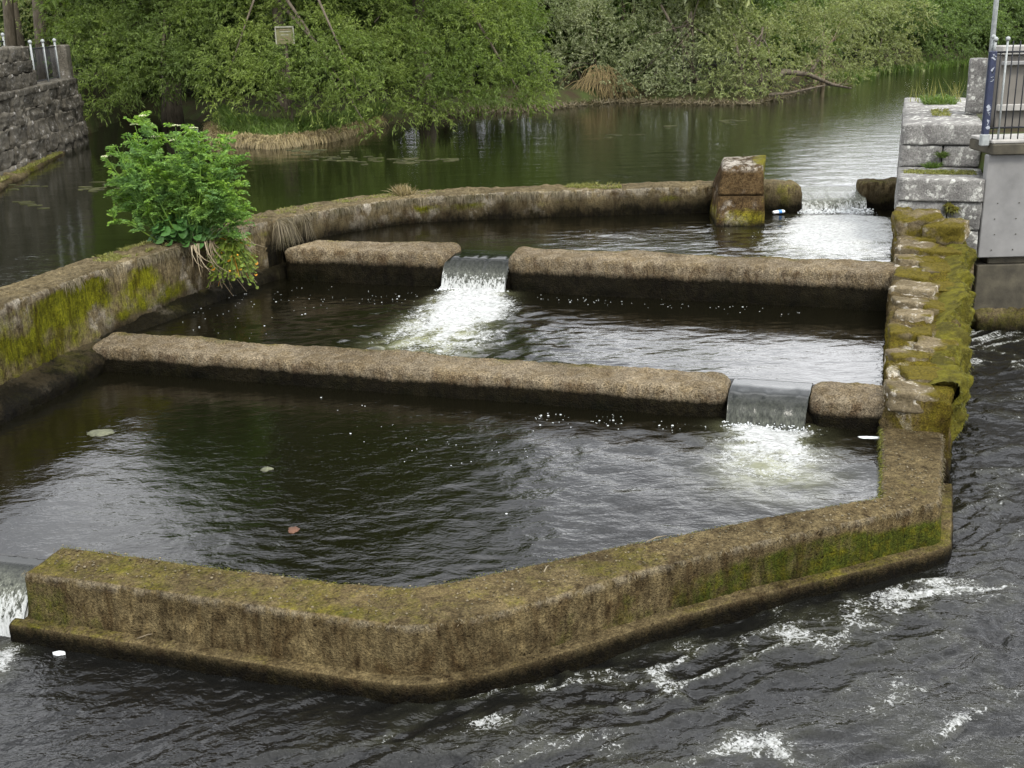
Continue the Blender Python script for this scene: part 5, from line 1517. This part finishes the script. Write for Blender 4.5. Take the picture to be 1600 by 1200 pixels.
edge_fringe(fw, A_, B_, 4500, .035, M['mossblade'], 62, v=0.0, w=.005)
# moss cushions down the right-hand wall
def cushions(name, label, spots, mat, seed, parent=None):
    rr = np.random.default_rng(seed)
    Vs, Fs, base = [], [], 0
    roots, dirs = [], []
    for (c, r) in spots:
        bb = Build().ball((0, 0, 0), 1.0, 12, 8)
        v = np.array(bb.V)
        sc_ = np.array([r * rr.uniform(.8, 1.3), r * rr.uniform(.8, 1.4), r * rr.uniform(.5, 1.1)])
        v = v * (0.8 + .5 * fbm(v * 1.8 + rr.uniform(0, 50), 3, 3))[:, None] * sc_ + np.array(c)
        Vs.append(v); Fs += [[i + base for i in f] for f in bb.F]; base += len(v)
        d = rr.normal(size=(70, 3)); d /= np.linalg.norm(d, axis=1, keepdims=True)
        roots.append(np.array(c) + d * sc_ * .92); dirs.append(d + (0, 0, -.2))
    o = add(name, mesh_from(name, np.vstack(Vs), Fs, mat, True), parent)
    tag(o, label, "moss", kind='stuff')
    d = np.vstack(dirs); d /= np.linalg.norm(d, axis=1, keepdims=True)
    hairs("moss_blades", np.vstack(roots), d, .05, .008, M['mossblade'], o, seed, .5)
    return o
mm = Mat("moss_cushion")
v = mm.coord()
nz_ = mm.noise(v, 26, 6, .7)
mm.pbr(mm.mix(mm.ramp(mm.noise(v, 5, 5, .65), [(.42, 0), (.6, 1)]), mm.mix(nz_, (.02, .018, .005), (.085, .075, .012)), mm.mix(nz_, (.045, .042, .008), (.165, .15, .016))), .95, mm.bump(nz_, 1.0, .04), spec=.1)
M['cushion'] = mm.m
def mantle(name, label, seed):
    """A sagging coat of moss over the wall's right edge: a bulging sheet closed onto the wall."""
    T = np.linspace(.80, 6.15, 230)
    prof = np.array([(-.17, -.01), (-.13, .02), (-.08, .035), (-.03, .04), (.03, .03), (.07, -.03), (.09, -.10), (.095, -.18), (.10, -.27), (.10, -.36), (.10, -.46), (.10, -.57), (.095, -.68), (.07, -.78), (-.02, -.84)])
    k = len(prof)
    pr = np.stack([np.interp(np.linspace(0, k - 1, 60), np.arange(k), prof[:, c]) for c in (0, 1)], 1)
    s = ww(T)[:, None] - .045 + pr[None, :, 0]
    zz = wz(T)[:, None] + pr[None, :, 1] * np.minimum(1, (wz(T)[:, None] + .05) / .9)
    P_ = AX0 + AXD * T[:, None, None] + AXN * s[..., None]
    G = np.concatenate([P_, zz[..., None]], -1)
    big = fbm(G * np.array([3.2, 3.2, 2.6]), 3, seed)
    med = fbm(G * np.array([8, 8, 7]), 3, seed + 4)
    fine = fbm(G * 30, 2, seed + 8)
    d = np.array([AXN[0], AXN[1], .45])
    amt = .42 * (big - .56) + .16 * (med - .5) + .025 * (fine - .5)
    e = np.minimum(np.arange(60), 59 - np.arange(60)) / 8.0
    amt = np.where(e[None] < 1, amt * np.clip(e, 0, 1)[None] - .05 * (1 - np.clip(e, 0, 1))[None], amt)
    G = G + d * amt[..., None]
    n_, m_ = G.shape[:2]
    idx = np.arange(n_ * m_).reshape(n_, m_)
    F = np.stack([idx[:-1, :-1], idx[:-1, 1:], idx[1:, 1:], idx[1:, :-1]], -1).reshape(-1, 4)
    o = add(name, mesh_from(name, G.reshape(-1, 3), F[:, ::-1], M['cushion'], True))
    tag(o, label, "moss", kind='stuff')
    r_ = np.random.default_rng(seed)
    pk = r_.integers(0, n_ * m_, 9000)
    dd = np.array([AXN[0], AXN[1], .3]) + r_.normal(size=(9000, 3)) * .5
    dd /= np.linalg.norm(dd, axis=1, keepdims=True)
    hairs("moss_blades", G.reshape(-1, 3)[pk], dd, .03, .006, M['mossblade'], o, seed, 1.0)
mantle("moss", "bright yellow-green moss hanging over the right side of the stone wall", 5)
sp = [((tuple(at(px, py, z)) if False else tuple(ax(tt, s)) + (z,)), r) for (tt, s, z, r) in ((6.36, .72, 1.72, .06), (6.36, .78, 1.74, .05), (6.36, .70, 1.78, .05))]
cushions("moss", "small dark moss tuft on the joint of the pier's lower blocks", sp, M['cushion'], 6)
# plants on the pier
def pier_pts(n_, s0, s1, t0, t1, z, seed):
    r_ = np.random.default_rng(seed)
    s, t_ = r_.uniform(s0, s1, n_), r_.uniform(t0, t1, n_)
    p = AX0[None] + AXD[None] * t_[:, None] + AXN[None] * s[:, None]
    return np.concatenate([p, np.full((n_, 1), z)], 1)
blades("grass_tuft", "lush green weed tuft with tiny yellow flowers on top of the pier", "plant", pier_pts(900, .35, .85, 11.1, 12.3, 2.77, 3), .24, .022, M['greengrass'], 81, .55, .5)
blades("flower_stalks", "thin flower stalks above the weed tuft on the pier", "plant", pier_pts(60, .05, 1.0, 11.3, 12.6, 2.77, 4), .50, .012, M['grass'], 82, .25, .15)
blades("grass_tuft", "yellowish moss and grass patch on the pier's upper slabs", "plant", pier_pts(420, .45, .72, 9.0, 10.2, 2.775, 5), .07, .012, M['grass'], 83, .7, .5)
blades("grass_tuft", "strip of short turf along the pier's lower step", "plant", pier_pts(1300, .08, 1.05, 6.85, 7.25, 2.145, 6), .07, .012, M['grass'], 84, .8, .5)
blades("grass_tuft", "green weeds growing from the joint above the pier's lower step", "plant", np.vstack([pier_pts(220, .38, .55, 7.45, 7.60, 2.15, 7), pier_pts(160, .55, .64, 7.52, 7.60, 2.30, 8)]), .18, .016, M['greengrass'], 85, .6, .5)
blades("grass_tuft", "small fern-like tuft between the cap stones and the pier", "plant", pier_pts(120, .72, .90, 6.25, 6.36, 1.55, 9), .16, .018, M['greengrass'], 86, .6, .6)
# ================================================================== QUAY, RAILINGS, SMALL THINGS
M['iron_pale'] = plain("pale_painted_iron", (0.24, 0.255, 0.25), 0.5, var=.2, scale=20)
M['iron_dark'] = plain("dark_iron", (0.014, 0.015, 0.018), 0.85, 0.0, var=.3, scale=20)
M['navy'] = plain("flaking_navy_paint", (0.014, 0.019, 0.046), 0.5, var=.3, scale=12)
M['flake'] = plain("bare_primer_patch", (0.26, 0.28, 0.32), 0.7, var=.2, scale=15)

# -- left quay: coursed rough stones with copings
QO = np.array([-10.29, 23.6])
QD = np.array([-11.20 + 10.29, 31.02 - 23.6]); QL = np.linalg.norm(QD); QD = QD / QL
Q_RZ = math.atan2(-QD[0], QD[1])
quay = empty("quay_wall", (QO[0], QO[1], 0), Q_RZ)
tag(quay, "old dark stone quay wall rising from the river at the left edge", "wall")
QL = 8.3
protos = [stone_mesh("quay_stone", (0.60, 1.0, 0.36), M['quay'], 400 + i, 13, 0.085, 0.08, lambda V: .1 + .4 * (fbm(V * 2 + 3, 3, 9) - .5)) for i in range(7)]
rq = random.Random(12)
zc = 1.25
for row, hrow in enumerate((.42, .34, .40, .30, .32)):
    t = -1.6 - rq.uniform(0, .5)
    while t < QL - 0.05:
        ln = rq.uniform(.55, 1.5)
        ln = min(ln, QL - t) if QL - t > .45 else QL - t
        o = add("quay_stone", rq.choice(protos), quay, (-0.27 - 0.03 * row + rq.uniform(-.035, .035), t + ln / 2, zc + hrow / 2))
        o.scale = (1, (ln + .01) / 1.0, (hrow + rq.uniform(.0, .045)) / .36)
        o.rotation_euler = (rq.uniform(-.025, .025), 0, rq.choice((0, math.pi)) + rq.uniform(-.02, .02))
        t += ln
    zc += hrow
Build().box((-0.48, QL / 2 - 1.0, 2.0), (0.5, QL + 1.6, 1.9)).obj("wall_core", M['concrete_dark'], quay, False)
for i, (a, b_) in enumerate(((-2.4, 0.1), (0.1, 2.3), (2.3, 4.4), (4.4, 6.3), (6.3, 8.3))):
    add("coping_stone", stone_mesh("quay_coping", (0.62, b_ - a - .02, .16), M['quay'], 430 + i, 9, .035, .2), quay, (-.36, (a + b_) / 2, 3.08))
# parapet blocks standing on the near half of the wall
zc = 3.14
for row, hrow in enumerate((.32, .27, .30)):
    t = -2.4
    stop = 4.75 - row * .12
    while t < stop - .05:
        ln = rq.uniform(.7, 1.4)
        ln = ln if stop - t - ln > .4 else stop - t
        o = add("parapet_stone", rq.choice(protos), quay, (-0.42, t + ln / 2, zc + hrow / 2))
        o.scale = (.75, ln, hrow / .36)
        t += ln
    zc += hrow
# far parapet and its end block
pp = empty("parapet_wall", (QO[0], QO[1], 0), Q_RZ)
tag(pp, "low grey stone wall standing back behind the quay railing", "wall")
Build().box((-2.2, 3.6, 3.55), (.4, 8.0, 1.5), bevel=.04).obj("wall_body", M['quay'], pp, False)
Build().box((-2.2, 3.6, 4.34), (.52, 8.1, .09), bevel=.02).obj("coping", M['quay'], pp, False)
eb = empty("end_block", (QO[0] + QD[0] * 8.0 - .35 * QD[1], QO[1] + QD[1] * 8.0 + .35 * QD[0], 3.12), Q_RZ)
tag(eb, "squat square stone block ending the quay railing beside the willow", "gatepost")
Build().box((0, 0, .40), (.42, .5, .95), bevel=.03).obj("block_body", M['quay'], eb, False)
# quay railing: each pale post with a ball on top, rails and thin bars
qr = empty("quay_railing", (QO[0], QO[1], 3.16), Q_RZ)
tag(qr, "short iron railing with pale ball-topped posts on the left quay", "railing")
RA, RB = np.array([-.30, 5.0]), np.array([-.30, 7.35])
def railing(root, a, b, z0, h, npost, nbar, post_r, pm, bm, rails=(.06, .88), balls=True, extra=0.0):
    a, b = np.array(a, float), np.array(b, float)
    for i in range(npost):
        p = a + (b - a) * i / (npost - 1)
        Build().tube([(p[0], p[1], z0 - .06), (p[0], p[1], z0 + h)], post_r, 8).obj("post", pm, root)
        if balls: Build().ball((p[0], p[1], z0 + h + post_r * 1.6), post_r * 1.9, 10, 6).obj("ball_finial", pm, root)
    for q in rails:
        Build().tube([(a[0], a[1], z0 + h * q), (b[0], b[1], z0 + h * q)], .014, 6).obj("rail", bm, root)
    for i in range(nbar):
        p = a + (b - a) * (i + .5) / nbar
        Build().tube([(p[0], p[1], z0 + h * rails[0]), (p[0], p[1], z0 + h * rails[-1] + extra)], .008, 5).obj("bar", bm, root)
railing(qr, RA, RB, 0, .92, 3, 22, .026, M['iron_pale'], M['iron_dark'])
qr2 = empty("quay_railing", (QO[0], QO[1], 3.2), Q_RZ)
tag(qr2, "second iron railing behind the first one on the left quay", "railing")
railing(qr2, (-1.7, 3.9), (-1.5, 7.2), 0.10, .95, 4, 26, .026, M['iron_pale'], M['iron_dark'])
# weedy ledge at the foot of the quay
def paint_q(V, N): return {"moss": .42 + .5 * (fbm(V * 1.5, 3, 4) - .5), "wet": np.clip(.5 - 2 * (V[:, 2] - Z_RIVER), 0, 1), "pale": 0 * V[:, 0]}
def qp(t, s, z): p = QO + QD * t + np.array([QD[1], -QD[0]]) * s; return (p[0], p[1], z)
me, _, _, _ = wall_mesh("foot_ledge", [qp(t, -.1, 1.62) for t in (-1.8, 1, 3, 5.2)], [qp(t, .34 - .05 * t, 1.56 - .01 * t) for t in (-1.8, 1, 3, 5.2)], 1.0, M['river_wall'], paint_q, .05, .08, 0, .06, .06, .05, .08, seed=91)
fl_ = add("foot_ledge", me)
tag(fl_, "low weedy ledge along the foot of the left quay wall", "ledge")
pts = np.array([qp(t, .1 + .15 * s, 1.58) for t, s in np.random.default_rng(2).random((900, 2)) * (6.0, 1) + (-1.6, 0)])
blades("grass_tuft", "thin grass growing on the ledge at the foot of the quay", "grass", pts, .12, .015, M['grass'], 92, .6, .5)

# -- right-hand gate railing on the concrete bank wall
gb = at_depth(1562, 218, 16.08)
gate = empty("gate_railing", (gb[0], gb[1], gb[2]))
tag(gate, "iron railing with a flaking navy post and ball-topped pale bar on the right bank", "railing")
gz = 0.0
def gx_(px): return at_depth(px, 150, 16.08)[0] - gb[0]
x0 = gx_(1545)
Build().box((x0, 0, .62), (.088, .088, 1.12), bevel=.012).obj("post", M['navy'], gate, False)
Build().box((x0, 0, .0), (.11, .11, .16), bevel=.012).obj("post_foot", M['iron_pale'], gate, False)
rg = random.Random(4)
for k in range(11):
    zz = rg.uniform(.12, 1.12)
    w_, h_ = rg.uniform(.015, .04), rg.uniform(.02, .10)
    pts_ = [(x0 + rg.uniform(-.02, .025) + w_ / 2 * math.cos(a) * rg.uniform(.7, 1.1), -.046, zz + h_ / 2 * math.sin(a) * rg.uniform(.7, 1.1)) for a in np.linspace(0, 6.28, 9)[:-1]]
    Build().raw([(p[0], p[1], p[2]) for p in pts_] + [(p[0], p[1] - .002, p[2]) for p in pts_], [list(range(8, 16))] + [[i, (i + 1) % 8, (i + 1) % 8 + 8, i + 8] for i in range(8)]).obj("paint_flake", M['flake'], gate, False)
for dx, dz in ((-.005, 0), (.012, -.03)):
    Build().tube([(x0 + dx - .01, .02 if dx < 0 else -.02, 1.16), (x0 + dx, .02 if dx < 0 else -.02, 1.32 + dz)], .018, 7).obj("finial_stem", M['iron_pale'], gate)
    Build().ball((x0 + dx, .02 if dx < 0 else -.02, 1.36 + dz), .032, 10, 6).obj("ball_finial", M['iron_pale'], gate)
for q in (.16, 1.16):
    Build().tube([(x0, 0, q), (x0 + 2.2, 0, q - .005)], .014, 6).obj("rail", M['iron_dark'], gate)
xb = gx_(1566)
Build().tube([(xb, 0, -.02), (xb, 0, 1.30)], .015, 8).obj("pale_bar", M['iron_pale'], gate)
Build().ball((xb, 0, 1.33), .032, 10, 6).obj("ball_finial", M['iron_pale'], gate)
for i, px in enumerate((1557, 1575, 1586, 1597, 1608, 1619, 1630, 1641, 1652, 1663, 1674)):
    x = gx_(px)
    Build().tube([(x, 0, .0), (x, 0, 1.30 if i else 1.16)], .0085, 6).obj("bar", M['iron_dark'], gate)
# -- pale-topped screen wall behind the gate
sc = empty("screen_wall", (at_depth(1554, 200, 18.4)[0], 18.4, 2.6))
tag(sc, "flat grey wall with a pale coping behind the gate railing", "wall")
zt_ = at_depth(1580, 71, 18.4)[2] - 2.6
M['render'] = plain("grey_brown_render", (0.125, 0.115, 0.100), 0.9, var=.12, scale=3)
Build().box((2.0, .15, zt_ / 2 - .1), (4.0, .3, zt_ - .1), bevel=.01).obj("wall_body", M['render'], sc, False)
Build().box((2.0, .12, zt_ - .07), (4.06, .4, .13), bevel=.012).obj("coping", M['pale_stone'], sc, False)
Build().box((2.0, -.06, zt_ - .26), (4.0, .12, .06), bevel=.01).obj("moulding", M['concrete'], sc, False)
Build().box((2.0, -.05, .30), (4.02, .1, .10), bevel=.01).obj("base_strip", M['pale_stone'], sc, False)
# -- stone post at the back corner of the pier
pb = ax(9.35, 1.08)
post = empty("stone_post", (pb[0], pb[1], 2.79), AX_RZ)
tag(post, "upright weathered stone post standing on the pier beside the gate", "post")
pm_ = stone_mesh("post_body", (.27, .25, .84), M['ashlar'], 77, 13, .02, .10, lambda V: 0.05 + .3 * (fbm(V * 3, 3, 3) - .5))
add("post_body", pm_, post, (0, 0, .42))
pc = at_depth(1551, 60, 17.6)
lp = empty("lamp_pole", (pc[0], pc[1], 2.6))
tag(lp, "thin pale grey pole rising behind the gate post", "pole")
Build().tube([(0, 0, 0), (0, 0, 2.2), (0, 0, 4.6)], [.036, .036, .034], 10).obj("pole_shaft", M['iron_pale'], lp)
Build().tube([(0, 0, 0), (0, 0, .06)], [.08, .075], 10).obj("base_flange", M['iron_pale'], lp)

# -- small board on the island
bd = at_depth(446, 70, 30.3)
board = empty("notice_board", (bd[0], bd[1], 1.75))
tag(board, "small weathered square board on a post among the willow branches", "sign")
M['board'] = plain("mossy_board", (0.110, 0.108, 0.045), 0.85, var=.35, scale=9)
M['board_edge'] = plain("pale_board_edge", (0.19, 0.19, 0.14), 0.8, var=.3, scale=12)
s_ = 30.3 / FOCAL
zb_ = at_depth(446, 68, 30.3)[2] - 1.75; zt2 = at_depth(446, 42, 30.3)[2] - 1.75
w_ = 26.5 * s_
Build().box((0, .03, (zb_ + zt2) / 2), (w_, .03, zt2 - zb_)).obj("panel", M['board'], board, False)
Build().box((0, .01, zt2), (w_ + .02, .05, .035)).obj("frame", M['board_edge'], board, False)
for sx in (-1, 1): Build().box((sx * w_ / 2, .01, (zb_ + zt2) / 2 - .02), (.028, .045, zt2 - zb_ - .01)).obj("frame", M['board_edge'], board, False)
Build().box((0, .01, zb_), (w_ - .04, .045, .026)).obj("frame", M['board'], board, False)
for i, (dz, wd) in enumerate(((.33, .5), (.22, .62), (.02, .45), (-.12, .4), (-.24, .62))):
    Build().box((.01 * (i % 2), .011, (zb_ + zt2) / 2 + dz * (zt2 - zb_)), (w_ * wd, .006, .022)).obj("faded_line", M['board_edge'] if i in (1, 2) else M['bark_pale'], board, False)
Build().box((0, .07, zb_ / 2), (.07, .05, zb_ + .6)).obj("post", M['bark'], board, False)

# -- floating things
def mat_patch(name, label, cat, px, py, z, w, d, mat, seed, h=.012, kind=None):
    """An irregular raft floating on the water."""
    rr = np.random.default_rng(seed)
    c = at(px, py, z)
    n_ = 40
    th = np.linspace(0, 2 * math.pi, n_ + 1)[:-1]
    r = .55 + .75 * fbm(xyz(np.cos(th) * 1.6 + seed, np.sin(th) * 1.6, 0), 4, seed) - .25
    ring = xyz(np.cos(th) * w * r, np.sin(th) * d * r, 0)
    b = Build()
    V = [(0, 0, h)] + [tuple(p * .6 + (0, 0, h * rr.uniform(.7, 1.2))) for p in ring] + [tuple(p) for p in ring] + [tuple(p - np.array([0, 0, .03])) for p in ring]
    F = [[0, 1 + i, 1 + (i + 1) % n_] for i in range(n_)]
    for q in range(2): F += [[1 + q * n_ + i, 1 + (q + 1) * n_ + i, 1 + (q + 1) * n_ + (i + 1) % n_, 1 + q * n_ + (i + 1) % n_] for i in range(n_)]
    o = b.raw(V, F).obj(name, mat, None, True, tuple(c + (0, 0, .004)))
    return tag(o, label, cat, kind=kind)
M['scum'] = plain("green_scum", (0.075, 0.078, 0.045), 0.7, var=.5, scale=30)
M['foam_raft'] = plain("white_foam", (0.52, 0.54, 0.54), 0.6, var=.12, scale=25, bump=.6)
M['brownleaf'] = plain("brown_leaf", (0.075, 0.030, 0.012), 0.6, var=.3)
mat_patch("scum_raft", "pale scum raft floating in the nearest pool by the left wall", "scum", 156, 677, Z_POOL1, .20, .15, M['scum'], 3)
mat_patch("scum_raft", "smaller scum raft floating in the middle of the nearest pool", "scum", 417, 733, Z_POOL1, .09, .07, M['scum'], 5)
mat_patch("sunken_leaf", "reddish brown leaf lying in the nearest pool's shallows", "leaf", 459, 828, Z_POOL1, .075, .09, M['brownleaf'], 8, .004)
mat_patch("foam_raft", "white foam caught in the corner between weir stub and front wall", "foam", 1352, 684, Z_POOL1, .24, .05, M['foam_raft'], 11, .006)
mat_patch("foam_raft", "white foam patch off the left end of the front wall", "foam", 66, 999, Z_TAIL, .13, .045, M['foam_raft'], 13, .008)
mat_patch("foam_raft", "small flecked foam patch just below the larger one at the front wall", "foam", 92, 1020, Z_TAIL, .07, .03, M['foam_raft'], 15, .006)
def flecks(name, label, spots, seed, z):
    rr = np.random.default_rng(seed)
    b = Build()
    for (px0, px1, py0, py1, n_, s) in spots:
        for i in range(n_):
            q = rr.random()
            c = at(px0 + (px1 - px0) * q, py0 + (py1 - py0) * q + rr.normal() * s, z)
            b.ball((c[0], c[1], z + .003), rr.uniform(.003, .008) * (2.0 if rr.random() < .10 else 1), 6, 3, .35)
    return tag(b.obj(name, M['foam_raft']), label, "foam", kind='stuff')
flecks("foam_flecks", "scattered white foam flecks on the dark side of the middle pool", [(300, 520, 475, 470, 60, 14), (520, 700, 470, 462, 45, 6), (240, 420, 500, 520, 14, 10), (795, 1250, 462, 490, 70, 4)], 21, Z_POOL2)
flecks("foam_flecks", "white foam flecks along the foot of the nearest weir", [(830, 1135, 652, 668, 90, 5), (1135, 1160, 668, 690, 20, 5), (500, 800, 640, 760, 22, 30), (640, 860, 690, 700, 12, 10)], 22, Z_POOL1)
flecks("foam_flecks", "few white flecks on the far pool by the pillar", [(1120, 1240, 350, 380, 22, 6), (900, 1050, 360, 385, 10, 5)], 23, Z_POOL3)
# floating weed streaks on the river
b = Build()
rr = np.random.default_rng(41)
for (px, py, n_, w_, hgt) in ((160, 296, 22, 55, 10), (250, 292, 16, 50, 10), (30, 292, 8, 30, 6), (540, 248, 26, 60, 8), (640, 250, 14, 40, 5), (980, 215, 5, 30, 12), (1150, 190, 8, 20, 5), (480, 236, 14, 30, 5), (700, 250, 10, 30, 3), (1045, 197, 4, 8, 2), (60, 320, 6, 30, 8)):
    for i in range(n_):
        c = at(px + rr.normal() * w_ * .5, py + rr.normal() * hgt * .5, Z_RIVER)
        ln, wd = rr.uniform(.04, .20), rr.uniform(.004, .010)
        a = rr.normal() * .25
        e = np.array([math.cos(a), math.sin(a)])
        pts_ = []
        for q in np.linspace(0, 2 * math.pi, 9)[:-1]:
            l_, w2_ = math.cos(q) * ln * rr.uniform(.7, 1.1), math.sin(q) * wd * 2 * rr.uniform(.6, 1.2)
            pts_.append((c[0] + e[0] * l_ - e[1] * w2_, c[1] + e[1] * l_ + e[0] * w2_, c[2] + .012))
        b.raw(pts_ + [(p[0], p[1], p[2] - .03) for p in pts_], [list(range(8))] + [[i_, i_ + 8, (i_ + 1) % 8 + 8, (i_ + 1) % 8] for i_ in range(8)])
M['weed'] = plain("floating_weed", (0.050, 0.052, 0.016), 0.7, var=.5, scale=6)
tag(b.obj("floating_weed", M['weed'], None, False), "thin streaks of floating weed on the calm river above the wall", "weed", kind='stuff')

# -- litter and sticks
c = at(1218, 335, Z_POOL3)
bt = empty("plastic_bottle", (c[0], c[1], c[2] + .015), .3)
bt.scale = (.75, .75, .6)
tag(bt, "white and blue plastic litter lodged beside the leaning pillar", "litter")
M['plastic'] = plain("white_plastic", (0.70, 0.72, 0.74), 0.35, var=.06); M['blue'] = plain("blue_plastic", (0.08, 0.25, 0.60), 0.35, var=.1)
Build().tube([(-.17, 0, .03), (-.15, 0, .04), (.05, 0, .05), (.10, 0, .05), (.13, 0, .045)], [.03, .05, .052, .045, .02], 10).obj("bottle_body", M['plastic'], bt)
Build().tube([(-.04, 0, .046), (.04, 0, .05)], [.0535, .0535], 10).obj("bottle_label", M['blue'], bt)
c = at(884, 156, Z_RIVER)
o = tag(empty("plastic_bag", (c[0], c[1], c[2])), "tiny white scrap of litter at the water's edge under the bare stems", "litter")
Build().ball((0, 0, .06), .07, 8, 6).ball((.02, 0, .16), .05, 8, 6, .8).ball((0.03, .02, -.0), .05, 8, 5).obj("bag_body", M['plastic'], o)
def stick(label, a, b_, z, r=.006, bow=.02):
    a, b_ = at(*a, z), at(*b_, z)
    m_ = (a + b_) / 2 + (0, 0, bow)
    o = Build().tube([a + (0, 0, r), m_, b_ + (0, 0, r)], [r, r * .9, r * .5], 6).obj("stick", M['deadroot'])
    return tag(o, label, "stick")
stick("straw-coloured stick lying on the front wall's footing", (214, 999), (250, 991), .15)
stick("short pale twig on the right bend of the front wall", (850, 895), (858, 884), .535)
stick("bent twig on the short weir stub by the stone wall", (1352, 606), (1366, 614), .81)
stick("thin twig lying along the inner edge of the front wall", (1010, 848), (1042, 838), .54)
# crumbs of dead moss and grit on the wall tops
b = Build()
rr = np.random.default_rng(8)
for i in range(520):
    k = rr.integers(0, len(A_)); q = rr.uniform(.05, .9) ** (1.6 if rr.random() < .6 else 1)
    p = A_[k] * (1 - q) + B_[k] * q
    r_ = rr.uniform(.004, .013)
    b.ball((p[0], p[1], p[2] + r_ * .4), r_, 5, 3, rr.uniform(.4, .8))
o = b.obj("grit", M['dryfibre'], fw); o["kind"] = "stuff"

def froth(label, a, b_, flow, z, n_, reach, seed, smax=.028):
    rr = np.random.default_rng(seed)
    a, b_, flow = np.array(a), np.array(b_), np.array(flow)
    q = Build()
    for i in range(n_):
        u = rr.random()
        s = abs(rr.normal()) * reach
        c = a + (b_ - a) * (u + rr.normal() * .04) + flow * (s + .14)
        r_ = rr.uniform(.005, smax) * math.exp(-s / (reach * 2.2))
        q.ball((c[0], c[1], z + rr.uniform(-.01, .05) * math.exp(-s / (reach * .6))), r_, 6, 4, rr.uniform(.5, .9))
    return tag(q.obj("froth", M['foam_raft']), label, "froth", kind='stuff')
froth("white froth boiling at the foot of the streaky spillway", (-0.95, 16.38), (0.0, 16.04), FD, Z_POOL2, 900, .16, 3, .02)
froth("white froth at the foot of the glassy spillway", (2.20, 11.20), (2.98, 10.95), FD, Z_POOL1, 260, .08, 4, .012)
froth("white froth under the wide curtain beside the pier", (4.96, 19.50), (6.08, 19.42), (-.05, -.999), Z_POOL3, 600, .16, 5)
